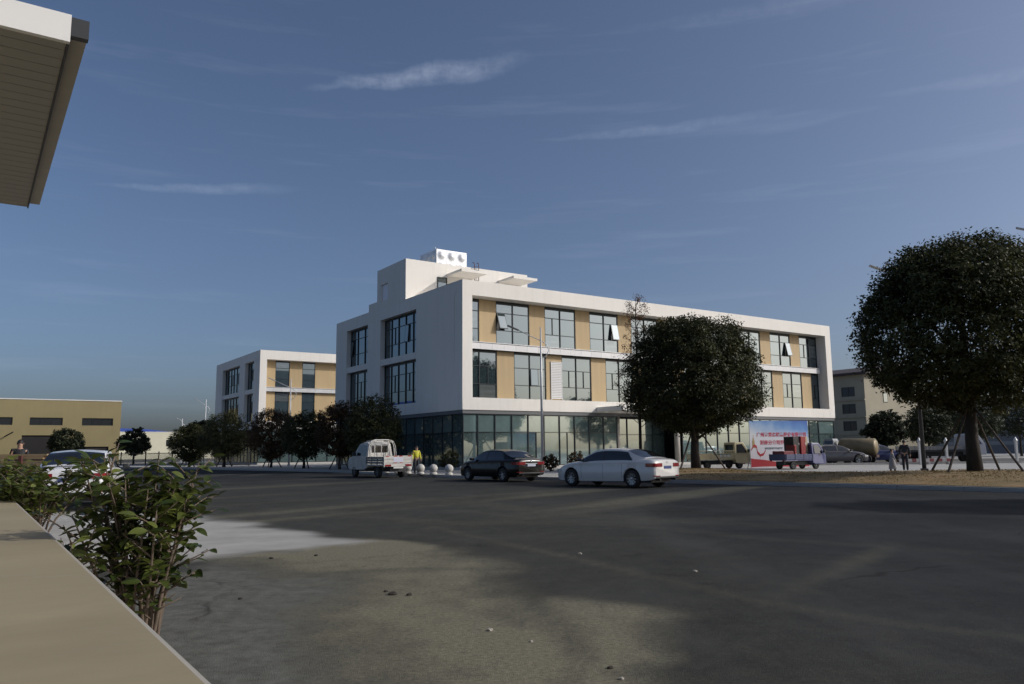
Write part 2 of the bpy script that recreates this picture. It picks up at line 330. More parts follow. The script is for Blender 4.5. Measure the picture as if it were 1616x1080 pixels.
def asphalt():
    mt = bpy.data.materials.new('dusty asphalt'); mt.use_nodes = True; t = mt.node_tree; b = t.nodes['Principled BSDF']; L = t.links
    tx = t.nodes.new('ShaderNodeTexCoord')
    def noise(scale, det=5, rough=.6, st=(1, 1, 1), rot=0):
        mp = t.nodes.new('ShaderNodeMapping'); mp.inputs['Scale'].default_value = st; mp.inputs['Rotation'].default_value = (0, 0, rot); L.new(tx.outputs['Object'], mp.inputs[0])
        n = t.nodes.new('ShaderNodeTexNoise'); n.inputs['Scale'].default_value = scale; n.inputs['Detail'].default_value = det; n.inputs['Roughness'].default_value = rough
        L.new(mp.outputs[0], n.inputs['Vector']); return n.outputs['Fac']
    def rng_(x, a, c, lo=0, hi=1):
        r = t.nodes.new('ShaderNodeMapRange'); r.inputs[1].default_value = a; r.inputs[2].default_value = c; r.inputs[3].default_value = lo; r.inputs[4].default_value = hi; L.new(x, r.inputs[0]); return r.outputs[0]
    def mix(f, a, c):
        x = t.nodes.new('ShaderNodeMix'); x.data_type = 'RGBA'
        for sock, v in ((0, f), (6, a), (7, c)):
            if isinstance(v, tuple): x.inputs[sock].default_value = (*v, 1)
            elif isinstance(v, (int, float)): x.inputs[sock].default_value = v
            else: L.new(v, x.inputs[sock])
        return x.outputs[2]
    def mul(a, c):
        x = t.nodes.new('ShaderNodeMath'); x.operation = 'MULTIPLY'
        for i, v in enumerate((a, c)):
            if isinstance(v, (int, float)): x.inputs[i].default_value = v
            else: L.new(v, x.inputs[i])
        return x.outputs[0]
    def attr(n): a = t.nodes.new('ShaderNodeAttribute'); a.attribute_name = n; return a.outputs['Fac']
    base = mix(rng_(noise(.35, 6), .35, .68), (.017, .0183, .0186), (.038, .040, .0402))
    base = mix(mul(rng_(noise(38, 4, .8), .44, .72), .34), base, (.085, .083, .076))          # aggregate
    base = mix(mul(rng_(noise(.5, 6, .6, (1, .09, 1), R(-37)), .52, .70), .22), base, (.098, .098, .092))  # lengthwise dusty streaks
    base = mix(mul(rng_(noise(2.2, 6, .7), .55, .8), .35), base, (.020, .020, .020))        # oily patches
    base = mix(attr('swept'), base, mix(rng_(noise(5, 8, .75), .35, .68), (.085, .086, .078), (.20, .20, .182)))
    wp = t.nodes.new('ShaderNodeTexNoise'); wp.inputs['Scale'].default_value = 1.1; wp.inputs['Detail'].default_value = 5; L.new(tx.outputs['Object'], wp.inputs['Vector'])
    va = t.nodes.new('ShaderNodeVectorMath'); va.operation = 'MULTIPLY_ADD'; va.inputs[1].default_value = (.9, .9, 0); L.new(wp.outputs['Color'], va.inputs[0]); L.new(tx.outputs['Object'], va.inputs[2])
    vo = t.nodes.new('ShaderNodeTexVoronoi'); vo.feature = 'DISTANCE_TO_EDGE'; vo.inputs['Scale'].default_value = .26; L.new(va.outputs[0], vo.inputs['Vector'])
    base = mix(mul(mul(rng_(vo.outputs['Distance'], .0, .006, 1.0, 0.0), rng_(noise(.33, 3), .48, .60)), .75), base, (.010, .010, .010))
    base = mix(mul(rng_(noise(9, 6, .8), .5, .72), .30), base, (.075, .073, .068))
    da = attr('dust'); ns = t.nodes.new('ShaderNodeMath'); ns.operation = 'MULTIPLY_ADD'; L.new(noise(3.4, 9, .78, (1, .7, 1)), ns.inputs[0]); L.new(mul(da, 1.5), ns.inputs[1]); L.new(mul(da, .22), ns.inputs[2])
    dm = rng_(ns.outputs[0], .10, .82, 0.0, 1.0)
    base = mix(dm, base, mix(rng_(noise(26, 5, .78), .32, .68), (.115, .106, .074), (.27, .25, .178)))
    base = mix(attr('concrete'), base, mix(rng_(noise(1.2, 6), .3, .7), (.34, .33, .30), (.46, .445, .41)))
    L.new(base, b.inputs['Base Color'])
    L.new(rng_(noise(1.2, 4), .3, .7, .78, .95), b.inputs['Roughness']); b.inputs['Specular IOR Level'].default_value = .10
    bp = t.nodes.new('ShaderNodeBump'); bp.inputs['Strength'].default_value = .6; bp.inputs['Distance'].default_value = .015
    L.new(noise(90, 3, .75), bp.inputs['Height']); L.new(bp.outputs[0], b.inputs['Normal'])
    return mt
ASPH = asphalt()
xs = np.concatenate([np.arange(-140, -20, 4), np.arange(-20, -8, .6), np.arange(-8, 9, .12), np.arange(9, 30, .7), np.arange(30, 121, 4)])
ys = np.concatenate([np.arange(-40, 0, 4), np.arange(0, 3, .6), np.arange(3, 17, .12), np.arange(17, 44, .5), np.arange(44, 140, 3)])
me = road_mesh('road', xs, ys, 0.0); me.materials.append(ASPH); structure(link('road', me))

def slab(name, poly, z, mt, zb=-.02):
    b = MB(); n = len(poly); b.v = [(x, y, z) for x, y in poly] + [(x, y, zb) for x, y in poly]
    b.f.append(tuple(range(n)))
    for i in range(n): b.f.append((i, (i + 1) % n, n + (i + 1) % n, n + i))
    return structure(b.build(name, mt))
PAVE = mat('concrete paving', (.40, .385, .355), .85, var=.18, vscale=.7, bump=.15, bscale=20)
slab('plaza', KERBLINE + [(-62, 135), (120, 135), (120, -9)], .12, PAVE)
# kerb stones along the far side of the road
kb = structure(MB().box(43.9, 44, -9.1, -9, .0, .05).build('kerb', KERB))
kst = []
for (a, b_) in zip(KERBLINE[:-1], KERBLINE[1:]):
    a = Vector((*a, 0)); b_ = Vector((*b_, 0)); n = max(1, int((b_ - a).length / 1.0)); d = (b_ - a) / n
    nr = Vector((-d.y, d.x, 0)).normalized() * -1
    for i in range(n):
        p = a + d * (i + .5)
        o = link('kerb_stone', unit_box(KERB), kb); o.location = (p.x + nr.x * .05, p.y + nr.y * .05, .068); o.rotation_euler = (0, 0, math.atan2(d.y, d.x)); o.scale = (d.length - .012, .15, .148)

# grass verge, a low mound
VERGE = [(5.6, 35.6), (7.4, 33.5), (12.4, 28.3), (15.8, 24.3), (22.2, 16.5), (30.2, 6.3), (44.2, -8.6), (60, 0), (52, 36), (36, 41.5), (24, 39.0), (17, 38.0), (14.0, 42.5), (13.4, 50.2), (11.6, 52.6), (8.6, 51.4), (6.8, 42)]
def verge_z(x, y):
    d = -sd_poly(np.asarray(x, float), np.asarray(y, float), VERGE)
    mound = .16 * np.exp(-(((np.asarray(x) - 20) / 9.) ** 2 + ((np.asarray(y) - 32) / 7.) ** 2))
    return .15 + smooth(0, 2.2, d) * (.05 + mound + .06 * fbm(np.asarray(x) * .5, np.asarray(y) * .5, 3))
def verge_mesh():
    bm = bmesh.new(); vs = [bm.verts.new((x, y, 0)) for x, y in VERGE]; bm.faces.new(vs)
    bmesh.ops.triangulate(bm, faces=bm.faces[:])
    for _ in range(6):
        es = [e for e in bm.edges if e.calc_length() > .9]
        if not es: break
        bmesh.ops.subdivide_edges(bm, edges=es, cuts=1); bmesh.ops.triangulate(bm, faces=bm.faces[:])
    co = np.array([v.co[:] for v in bm.verts]); z = verge_z(co[:, 0], co[:, 1])
    for v, zz in zip(bm.verts, z): v.co.z = float(zz)
    me = bpy.data.meshes.new('verge'); bm.to_mesh(me); bm.free(); me.shade_smooth(); return me
me = verge_mesh(); me.materials.append(mat('dry turf', (.15, .105, .036), .95, var=.5, vscale=.9, bump=.6, bscale=14, col2=(.27, .175, .075)))
structure(link('verge', me))
def leaf_cloud(P, Nn, size, aspect, tint, name, mt, seed):
    """P centres, Nn normals: one bent-free diamond leaf per point"""
    r = np.random.default_rng(seed); n = len(P)
    Nn = Nn / (np.linalg.norm(Nn, axis=1, keepdims=True) + 1e-9)
    t = r.normal(size=(n, 3)); t -= (t * Nn).sum(1, keepdims=True) * Nn; t /= np.linalg.norm(t, axis=1, keepdims=True) + 1e-9
    b = np.cross(Nn, t); L = (size * r.uniform(.7, 1.3, n))[:, None]; Wd = L * aspect
    V = np.stack([P - t * L * .5, P + b * Wd * .5 + Nn * L * .06, P + t * L * .5, P - b * Wd * .5 + Nn * L * .06], 1).reshape(-1, 3)
    me = bpy.data.meshes.new(name); me.vertices.add(4 * n); me.vertices.foreach_set('co', V.astype(np.float32).ravel())
    me.loops.add(4 * n); me.loops.foreach_set('vertex_index', np.arange(4 * n, dtype=np.int32)); me.polygons.add(n)
    me.polygons.foreach_set('loop_start', np.arange(0, 4 * n, 4, dtype=np.int32)); me.update(calc_edges=True)
    at = me.attributes.new('tint', 'FLOAT', 'POINT'); at.data.foreach_set('value', np.repeat(tint, 4).astype(np.float32))
    me.materials.append(mt); return me
gx = rng.uniform(5, 34, 60000); gy = rng.uniform(14, 53, 60000)
k = sd_poly(gx, gy, VERGE) < -.12; gx = gx[k]; gy = gy[k]; k = fbm(gx * .8, gy * .8, 90) > .40; gx, gy = gx[k][:26000], gy[k][:26000]
nrm = rng.normal(size=(len(gx), 3)); nrm[:, 2] *= .25
me = leaf_cloud(np.stack([gx, gy, verge_z(gx, gy) + .016], 1), nrm, .075, .22, np.clip(fbm(gx * .35, gy * .35, 92) * 1.6 - .35 + rng.normal(0, .15, len(gx)), 0, 1), 'grass', GRASSM, 5)
o = link('grass', me); o['kind'] = 'stuff'; tag(o, 'patchy dry brown grass covering the verge under the trees', 'grass')
# paved lane and second strip beyond the plaza
structure(MB().face([(21, 59.0, .128), (120, 62, .128), (120, 84, .128), (14, 80, .128)]).build('back_lane', mat('back lane asphalt', (.085, .08, .072), .9, var=.25, vscale=.6)))
bk = MB()
for i in range(40): bk.box(20.5 + i * 1.0, 21.48 + i * 1.0, 58.4 + i * .03, 58.62 + i * .03, .12, .27)
structure(bk.build('back_kerb', KERB))

# ------------------------------------------------------------------ main and second office buildings
TH = 0.9738
RZ_GRID = math.pi / 2 - TH
UD = Vector((math.sin(TH), math.cos(TH), 0)); VD = Vector((-math.cos(TH), math.sin(TH), 0))
def ax(axis, a0, a1, d0, d1, z0, z1):
    return (a0, a1, d0, d1, z0, z1) if axis == 'f' else (d0, d1, a0, a1, z0, z1)
PANE_R = random.Random(3)
def pane(win, axis, a0, a1, d, z0, z1, mt, tilt=0.0, jit=.0022):
    if mt is GLASS and axis == 'f' and PANE_R.random() < .16: mt = GLASSB
    o = block('pane', mt, win, *ax(axis, a0, a1, d, d + .012, z0, z1))
    o.rotation_euler = (PANE_R.gauss(0, jit), PANE_R.gauss(0, jit), PANE_R.gauss(0, jit * .8)); return o
def window(b, axis, a0, a1, d, z0, z1, cols, rows, mt, sash=(), header=0.0, fw=.06, name='window'):
    """cols / rows are lists of inner division coordinates; sash = (col, row, half, open)"""
    f = MB(); dd = .10
    A = [a0] + list(cols) + [a1]; Z = [z0] + list(rows) + [z1 - header]
    def bx(p, q, r, s, e=0.0): f.box(*ax(axis, p, q, d - .05 - e, d + .05, r, s))
    bx(a0, a0 + fw, z0, z1); bx(a1 - fw, a1, z0, z1)
    bx(a0 + fw, a1 - fw, z0, z0 + fw); bx(a0 + fw, a1 - fw, z1 - header - fw, z1, .01)
    for c in cols: bx(c - fw / 2, c + fw / 2, z0 + fw, z1 - header - fw, .02)
    e = [a0 + fw] + [x for c in cols for x in (c - fw / 2, c + fw / 2)] + [a1 - fw]
    for r in rows:
        for i in range(0, len(e), 2): bx(e[i], e[i + 1], r - .022, r + .022)
    for (ci, ri, half, op) in sash:
        p, q = e[2 * ci], e[2 * ci + 1]; mid = (p + q) / 2; p, q = (p, mid) if half == 0 else (mid, q)
        zz0, zz1 = Z[ri], Z[ri + 1]
        bx(mid - .025, mid + .025, zz0 + .02, zz1 - .02)
    wobj = f.build(name, FRAME, b)
    for ci in range(len(A) - 1):
        for ri in range(len(Z) - 1):
            p, q = e[2 * ci], e[2 * ci + 1]; r, s = Z[ri], Z[ri + 1]
            done = False
            for (cj, rj, half, op) in sash:
                if (cj, rj) == (ci, ri):
                    mid = (p + q) / 2; (p1, q1), (p2, q2) = ((p, mid), (mid, q)) if half == 0 else ((mid, q), (p, mid))
                    pane(wobj, axis, p2 + .01, q2 - .01, d, r, s, mt)
                    if op:
                        sm = MB(); h = s - r; wd = q1 - p1
                        for bb in ((0, .05, 0, h), (wd - .05, wd, 0, h), (.05, wd - .05, 0, .05), (.05, wd - .05, h - .05, h)):
                            sm.box(bb[0], bb[1], -.03, .03, bb[2] - h, bb[3] - h)
                        so = sm.build('sash', FRAME, wobj)
                        gl = MB().box(.05, wd - .05, -.034, -.028, -h + .05, -.05); gl.v = gl.v; gp = gl.build('pane', mt, wobj)
                        for oo in (so, gp):
                            if axis == 'f': oo.location = (p1, d - .06, s); oo.rotation_euler = (-op, 0, 0)
                            else: oo.location = (d - .06, q1, s); oo.rotation_euler = (op * 0, op, -math.pi / 2)
                        block('opening', DARK, wobj, *ax(axis, p1 + .01, q1 - .01, d + .2, d + .21, r, s))
                    else: pane(wobj, axis, p1 + .01, q1 - .01, d, r, s, mt)
                    done = True
            if not done: pane(wobj, axis, p, q, d, r, s, mt)
    return wobj

def office(name, label, corner, L, V, main=True):
    b = thing(name, label, 'building', (corner[0], corner[1], 0), RZ_GRID)
    T, Bt, IT, IB = 13.3, 4.22, 12.25, 5.08; RC = 1.1; LI, RI = .81, L - .84
    if main: openings = [(6.94, 13.37), (15.9, 20.5)]
    else: openings = [(2.4, 6.1), (8.4, 16.4)]
    wl = MB()
    wl.box(0, L, 0, RC, IT, T); wl.box(0, L, 0, RC, Bt, IB); wl.box(0, LI, 0, RC, IB, IT); wl.box(RI, L, 0, RC, IB, IT)
    TK = .5; cuts = [RC] + [x for op in openings for x in op] + [V]
    wl.box(0, TK, RC, V, IT, T); wl.box(0, TK, RC, V, Bt, IB)
    for i in range(0, len(cuts), 2): wl.box(0, TK, cuts[i], cuts[i + 1], IB, IT)
    wl.box(TK, L, V - .4, V, Bt, T); wl.box(L - .4, L, RC, V - .4, Bt, T)           # back and far end
    wl.box(TK, L - .4, RC, V - .4, Bt + .02, Bt + .3)                               # floor slab
    wl.box(TK, L - .4, RC + .2, V - .4, 12.3, 12.5)                                 # roof slab
    wl.build('wall', WHITE, b, bevel=.015)
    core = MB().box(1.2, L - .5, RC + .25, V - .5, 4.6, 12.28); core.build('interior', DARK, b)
    # floor band with cladding panels, one proud strip in front of the glass
    bd = MB().box(LI, RI - .2, RC - .45, RC - .02, 8.60, 9.04); band = bd.build('floor_band', DARK, b)
    x = LI
    k = 0
    while x < RI - .25:
        x1 = min(x + 1.02, RI - .2); block('cladding_panel', BAND, band, x + .006, x1 - .006, RC - .47, RC - .452, 8.57, 9.0); x = x1; k += 1
    cap = MB().box(LI, RI - .18, RC - .50, RC - .02, 9.042, 9.09); cap.build('band_cap', BAND, b)
    r = random.Random(5)
    if main:
        opens = {('u', 0): (0, 1, 0, .34), ('u', 2): (1, 1, 1, .2), ('u', 7): (1, 1, 1, .22), ('l', 1): (1, 1, 0, .04), ('l', 0): (1, 1, 1, 0)}
        # upper floor
        for k in range(-1, 9):
            a0, a1 = max(3.44 + 4.4 * k, LI), min(6.41 + 4.4 * k, RI); mid = 4.925 + 4.4 * k
            cols = [mid] if a0 + .3 < mid < a1 - .3 else []
            sa = [opens[('u', k)]] if ('u', k) in opens else ([(0, 1, r.choice((0, 1)), 0)] if k >= 0 else [])
            window(b, 'f', a0, a1, RC, 9.08, 12.24, cols, [10.10, 11.38], GLASS, [s for s in sa if s[0] <= len(cols)], header=.15)
            p0, p1 = a1, min(7.84 + 4.4 * k, RI)
            if p1 - p0 > .2: block('wall_panel', TAN, b, p0 + .004, p1 - .004, RC - .07, RC + .06, 9.1, 12.245)
        for k in range(-1, 9):
            a0, a1 = max(4.99 + 4.4 * k, LI), min(7.90 + 4.4 * k, RI); mid = 6.41 + 4.4 * k
            if k == 8: a0 = 40.2
            cols = [mid] if a0 + .3 < mid < a1 - .3 else []
            sa = [opens[('l', k + 1)]] if ('l', k + 1) in opens else [(0, 1, 1, 0)]
            if k == 1: sa = [(0, 1, 1, 0), (1, 1, 0, 0)]
            window(b, 'f', a0, a1, RC, 5.085, 8.56, cols, [6.15, 7.42], GLASS, [s for s in sa if s[0] <= len(cols)], header=.10)
            if k < 8:
                p0, p1 = a1, 9.39 + 4.4 * k
                if p1 - p0 > .2: block('wall_panel', TAN, b, p0 + .004, p1 - .004, RC - .07, RC + .06, 5.086, 8.565)
        # white louvre on one ochre panel
        lv = MB()
        for i in range(22): lv.box(8.36, 9.33, RC - .13, RC - .085, 5.25 + i * .125, 5.25 + i * .125 + .095)
        lv.box(8.32, 8.36, RC - .14, RC - .072, 5.1, 8.05); lv.box(9.33, 9.37, RC - .14, RC - .072, 5.1, 8.05); lv.box(8.36, 9.33, RC - .14, RC - .072, 8.0, 8.05)
        lv.build('louvre', mat('white louvre', (.75, .75, .74), .5), b)
    else:
        for (z0, z1, rows, hd) in ((9.08, 12.24, [10.10, 11.38], .12), (5.085, 8.56, [6.15, 7.42], .1)):
            x = LI; wins = [(2.15, 3.85), (5.4, 7.0), (11.0, 14.0), (15.5, 18.5), (20.0, 23.0), (24.5, 27.5)]
            for (p, q) in wins:
                if q > RI: break
                block('wall_panel', TAN, b, x + .004, p - .004, RC - .07, RC + .06, z0 + .01, z1 + .004)
                window(b, 'f', p, q, RC, z0, z1, [(p + q) / 2] if q - p > 2 else [], rows, GLASS, header=hd); x = q
            block('wall_panel', TAN, b, x + .004, RI - .004, RC - .07, RC + .06, z0 + .01, z1 + .004)
    # left facade windows with a floor band
    for oi, (p, q) in enumerate(openings):
        n = max(2, round((q - p) / 1.33)); cols = [p + (q - p) * i / n for i in range(1, n)]
        for (z0, z1, rows, sg) in ((8.95, IT - .005, [10.05, 11.4], 1), (IB + .005, 8.42, [6.15, 7.5], 0)):
            sa = [(max(0, n - 2 - oi), 1, 0, 0), (min(1, n - 1), 1, 1, .16 if (sg and main) else 0)]
            if main and oi == 1 and sg: sa = [(n - 1, 1, 1, .3), (0, 1, 0, .25)]
            window(b, 'l', p + .005, q - .005, .47, z0, z1, cols, rows, GLASS, sa, header=.08)
        st = MB().box(.06, .40, p + .005, q - .005, 8.44, 8.94); st.build('floor_beam', WHITE, b)
    # ground floor glazing, set just under the overhang
    tr = MB().box(.04, L - .06, .06, .3, 3.97, Bt - .004); tr.box(.04, .3, .3, V - .1, 3.97, Bt - .004); tr.build('head_trim', mat('grey trim', (.12, .125, .13), .5), b)
    pl = MB().box(.08, L - .1, .10, .34, .10, .32); pl.box(.08, .34, .34, V - .2, .10, .32); pl.build('plinth', mat('plinth stone', (.46, .44, .41), .8, var=.1), b)
    n = int(L / 1.42); cols = [1.30 + 1.42 * i for i in range(n - 1)]
    door0, door1 = (8, 12) if main else (99, 99)
    segs = [[.1] + cols[:11] + [None]] if False else None
    G = window
    edges = [.1] + cols + [L - .1]
    part = [(0, 10), (10, 15), (15, len(edges) - 1)] if main else [(0, len(edges) - 1)]
    for pi, (i0, i1) in enumerate(part):
        if main and pi == 1:
            # entrance: doors set back with columns
            a0, a1 = edges[i0], edges[i1]
            window(b, 'f', a0, a1, 2.2, .12, 3.97, [a0 + (a1 - a0) * j / 5 for j in range(1, 5)], [2.6], GLASSG, fw=.07, name='entrance_door')
            for cx_ in (a0 + .25, a1 - .25): MB().tube([(cx_, .5, .1), (cx_, .5, 3.97)], .24, 16).build('column', mat('column stone', (.5, .47, .42), .6, var=.1), b, True)
            continue
        sa = [(4, 0, 1, 0), (6, 0, 0, 0)] if pi == 0 and main else []
        window(b, 'f', edges[i0], edges[i1], .18, .32, 3.97, edges[i0 + 1:i1], [2.71], GLASSG, sa, fw=.07, name='curtain_wall')
    nv = int(V / 1.42); window(b, 'l', .24, V - .2, .18, .32, 3.97, [.24 + 1.42 * i for i in range(1, nv)], [2.71], GLASSG, fw=.07, name='curtain_wall')
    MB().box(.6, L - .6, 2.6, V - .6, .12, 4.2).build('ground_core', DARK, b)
    return b

mb = office('office_building', 'large white framed three storey office block with ochre panels and blue glass', (-3.416, 54.367), 42.2, 23.0, True)
# roof stair house and its canopies
ph = MB()
ph.box(0.02, 11.8, 8.8, 9.05, 12.5, 16.62 - .02); 
ph.box(.02, .3, 9.05, 12.05, 13.3, 16.6); ph.box(.02, .3, 13.35, 14.13, 13.3, 16.6); ph.box(.02, .3, 12.05, 13.35, 15.25, 16.6); ph.box(.02, .3, 12.05, 13.35, 13.3, 13.85)
ph.box(.3, 11.8, 13.9, 14.13, 12.5, 16.6); ph.box(11.55, 11.8, 9.05, 13.9, 12.5, 16.6); ph.box(.3, 11.55, 9.05, 13.9, 15.9, 16.05)
ph.box(.02, .5, 14.13, 15.8, 13.3, 13.95)
ph.build('stair_house', WHITE, mb, bevel=.012)
block('bright_doorway_fill', mat('painted doorway brightness', (.86, .86, .90), .5), mb, .16, .2, 12.05, 13.35, 13.85, 15.25)  # pale sheet imitates the brightness seen through the open doorway
window(mb, 'f', 2.86, 3.74, 8.78, 13.6, 15.43, [], [], GLASS, fw=.05)
for (p, q) in ((3.75, 6.15), (8.75, 11.15)):
    c = MB().box(p, q, 6.5, 8.79, 15.58, 15.68); c.box(p, q, 6.42, 6.5, 15.56, 15.78); c.box(p, p + .07, 6.5, 8.79, 15.68, 15.78); c.build('roof_canopy', WHITE, mb)
wn = mb
# ladder hooked over the stair house parapet
ld = MB()
for x in (6.3, 6.72): ld.tube([(x, 8.66, 13.4), (x, 8.66, 16.9), (x, 8.75, 17.05), (x, 8.95, 17.05)], .03, 6)
for i in range(11): ld.tube([(6.3, 8.66, 13.7 + i * .3), (6.72, 8.66, 13.7 + i * .3)], .018, 6)
ld.build('ladder', mat('red oxide steel', (.10, .045, .04), .6), mb)
# entrance canopy
cn = MB(); u0, u1 = 11.9, 20.4
cn.box(u0, u1, -3.0, -2.86, 4.28, 4.62); cn.box(u0, u0 + .14, -2.86, -.01, 4.28, 4.62); cn.box(u1 - .14, u1, -2.86, -.01, 4.28, 4.62)
for i in range(1, 6):
    x = u0 + (u1 - u0) * i / 6; cn.box(x - .06, x + .06, -2.86, -.01, 4.32, 4.56)
ec = cn.build('entrance_canopy', CREAM, mb)
for i in range(6):
    x = u0 + (u1 - u0) * i / 6; block('canopy_sheet', mat('canopy sheet', (.62, .61, .56), .35), ec, x + .12, x + (u1 - u0) / 6 - .10, -2.84, -.03, 4.57, 4.6)

# stainless water tank on the stair house roof
wt = thing('water_tank', 'stainless steel panel water tank with domed panels on the office roof', 'water tank')
wt.location = Vector((-3.416, 54.367, 16.05)) + UD * 3.15 + VD * 9.5; wt.rotation_euler = (0, 0, RZ_GRID)
MB().box(0, 2.9, 0, 2.9, 0, 1.92).build('tank_body', STEEL, wt)
def dome_panel():
    v = []; f = []; n = 12
    for j in range(n + 1):
        for i in range(n + 1):
            x, z = i / n, j / n; r = math.hypot(x - .5, z - .5) / .38
            v.append((x * .955, -(.12 * (1 - r * r) ** 1.3 if r < 1 else 0) - .012, z * .955))
    for j in range(n):
        for i in range(n): a = j * (n + 1) + i; f.append((a, a + 1, a + n + 2, a + n + 1))
    me = bpy.data.meshes.new('domed_panel'); me.from_pydata(v, [], f); me.materials.append(STEEL); me.shade_smooth(); return me
dm = dome_panel()
for side in range(2):
    for i in range(3):
        for j in range(2):
            o = link('domed_panel', dm, wt)
            if side == 0: o.location = (i * .967 + .005, -.004, j * .96)
            else: o.location = (-.004, 2.9 - i * .967 - .005, j * .96); o.rotation_euler = (0, 0, -math.pi / 2)
MB().tube([(.4, .9, 1.9), (.4, .9, 2.3)], .03, 8).build('vent_pipe', STEEL, wt)

sb = office('office_building', 'smaller white and ochre office block standing left behind the round trees', (-29.14, 91.49), 30.0, 19.7, False)

# ------------------------------------------------------------------ far buildings
def shed(name, label, corner, L, V, H, wallmat, wins, roofmat, extras=True):
    b = thing(name, label, 'factory', (corner[0], corner[1], 0), RZ_GRID)
    # local x runs back to the left: the given corner is the right end of the sunlit front
    wl = MB(); zs = sorted(set([0, H] + [z for wd in wins for z in (wd[2], wd[3])]))
    wl.box(-L, 0, .3, V, 0, H); 
    # front wall with real openings: columns between windows
    def wall_rows(z0, z1):
        ops = sorted([(wd[0], wd[1]) for wd in wins if wd[2] <= z0 + 1e-6 and wd[3] >= z1 - 1e-6]); x = -L
        for (a, c) in ops: wl.box(x, a, 0, .299, z0, z1); x = c
        wl.box(x, 0, 0, .299, z0, z1)
    for z0, z1 in zip(zs[:-1], zs[1:]): wall_rows(z0, z1)
    wl.build('wall', wallmat, b)
    for (a, c, z0, z1, kind) in wins:
        if kind == 'w':
            f = MB(); n = max(1, round((c - a) / 1.5))
            for i in range(n + 1): x = a + (c - a) * i / n; f.box(x - .04 if i else x, x + .04 if i < n else x, .14, .22, z0, z1)
            f.box(a + .04, c - .04, .15, .21, z0, z0 + .06); f.box(a + .04, c - .04, .15, .21, z1 - .06, z1)
            wo_ = f.build('window', FRAME, b)
            for i in range(n):
                x = a + (c - a) * i / n; pane(wo_, 'f', x + .04, x + (c - a) / n - .04, .18, z0 + .06, z1 - .06, mat('dim shed glass', (.02, .022, .024), .2))
        else: block('doorway', mat('dark doorway', (.018, .016, .015), .8), b, a, c, .2, .29, z0, z1)
    cp = MB().box(-L, .06, -.06, .34, H, H + .14); cp.build('coping', CREAM, b)
    rf = MB(); rf.prism([(-L + 1, H + .15), (-L + 1, H + .4), (-L * .5 - 3, H + 1.5), (-22, H + .9), (-17, H + .3), (-17, H + .15)], lambda x, z: 2.0, lambda x, z: V - 1); rf.build('roof', roofmat, b)
    return b
OCHRE = mat('ochre render', (.29, .238, .118), .8, var=.08, vscale=.3)
BLUE = mat('blue sheet roof', (.03, .07, .32), .5)
weather(OCHRE, .2)
fa = shed('factory', 'ochre rendered factory hall with strip windows and a blue roof edge', (-57.2, 116.6), 60, 40, 9.1, OCHRE,
     [(-5.0, -1.0, 5.6, 6.65, 'w'), (-11.4, -7.4, 5.6, 6.65, 'w'), (-18.2, -13.4, 5.6, 6.65, 'w'), (-24.6, -20.4, 5.6, 6.65, 'w'), (-12.2, -8.0, .1, 4.2, 'd'), (-5.6, -1.4, .1, 2.6, 'd'), (-24, -17.5, .1, 2.2, 'd')], BLUE)
for px in (-14.2, -7.0):
    MB().bar((px, -.1, 4.0), (px + .9, -1.1, 4.6), .15, .12).build('bracket', BLACKM, fa)
shed('factory', 'long pale factory hall far off beside the ochre one', (-92, 256), 70, 40, 8.1, mat('pale render', (.62, .60, .46), .8, var=.06, vscale=.2),
     [(-6 - 11.5 * i, -1 - 11.5 * i, 3.9, 5.8, 'w') for i in range(5)], BLUE)
# apartment block at right
ap = thing('apartment_block', 'four storey beige apartment block with dark windows seen behind the big tree', 'building', (65.2, 147.5, 0), RZ_GRID)
AW = mat('beige apartment wall', (.33, .30, .225), .85, var=.10, vscale=.3)
wl = MB(); LV = 24; H = 14.8
rowsz = [(1.2, 2.9), (4.4, 6.2), (7.6, 9.4), (10.8, 12.6)]; bays = [(2.0, 4.8), (7.4, 10.2), (13.0, 15.8), (18.6, 21.4)]
wl.box(.301, 22, 0, LV, 0, H)
zz = 0
for (z0, z1) in rowsz:
    wl.box(0, .3, 0, LV, zz, z0); y = 0
    for (p, q) in bays: wl.box(0, .3, y, p, z0, z1); y = q
    wl.box(0, .3, y, LV, z0, z1); zz = z1
wl.box(0, .3, 0, LV, zz, H)
wl.build('wall', AW, ap)
for (z0, z1) in rowsz:
    for (p, q) in bays:
        f = MB().box(.12, .2, p, p + .1, z0, z1); f.box(.12, .2, q - .1, q, z0, z1); f.box(.12, .2, (p + q) / 2 - .05, (p + q) / 2 + .05, z0, z1); wo_ = f.build('window', FRAME, ap)
        pane(wo_, 'l', p + .1, (p + q) / 2 - .05, .16, z0, z1, MATS['dim shed glass']); pane(wo_, 'l', (p + q) / 2 + .05, q - .1, .16, z0, z1, MATS['dim shed glass'])
for z in (3.6, 6.8, 10.0): MB().box(-.25, -.002, 0, LV, z, z + .22).build('ledge', AW, ap)
for (x, z) in ((6, 3.4), (14, 3.4), (6, 9.8), (14, 9.8)):
    wo_ = MB().box(x - .1, x + 1.3, -.06, -.002, z - .1, z + 1.7).build('window', FRAME, ap); pane(wo_, 'f', x, x + 1.2, -.075, z, z + 1.6, GLASS)
rf = MB(); rf.prism([(-1.0, H), (23, H), (23, H + .4), (11, H + 2.4), (-1.0, H + .4)], lambda x, z: -1.0, lambda x, z: LV + 1); rf.build('roof', mat('maroon tile roof', (.06, .045, .045), .8), ap)
gb = thing('warehouse', 'dim grey banded warehouse far right beyond the big tree', 'building', (92, 118, 0), RZ_GRID)
MB().box(0, 30, 0, 30, 0, 9).build('wall', mat('grey wall', (.2, .2, .2), .8, var=.1), gb)
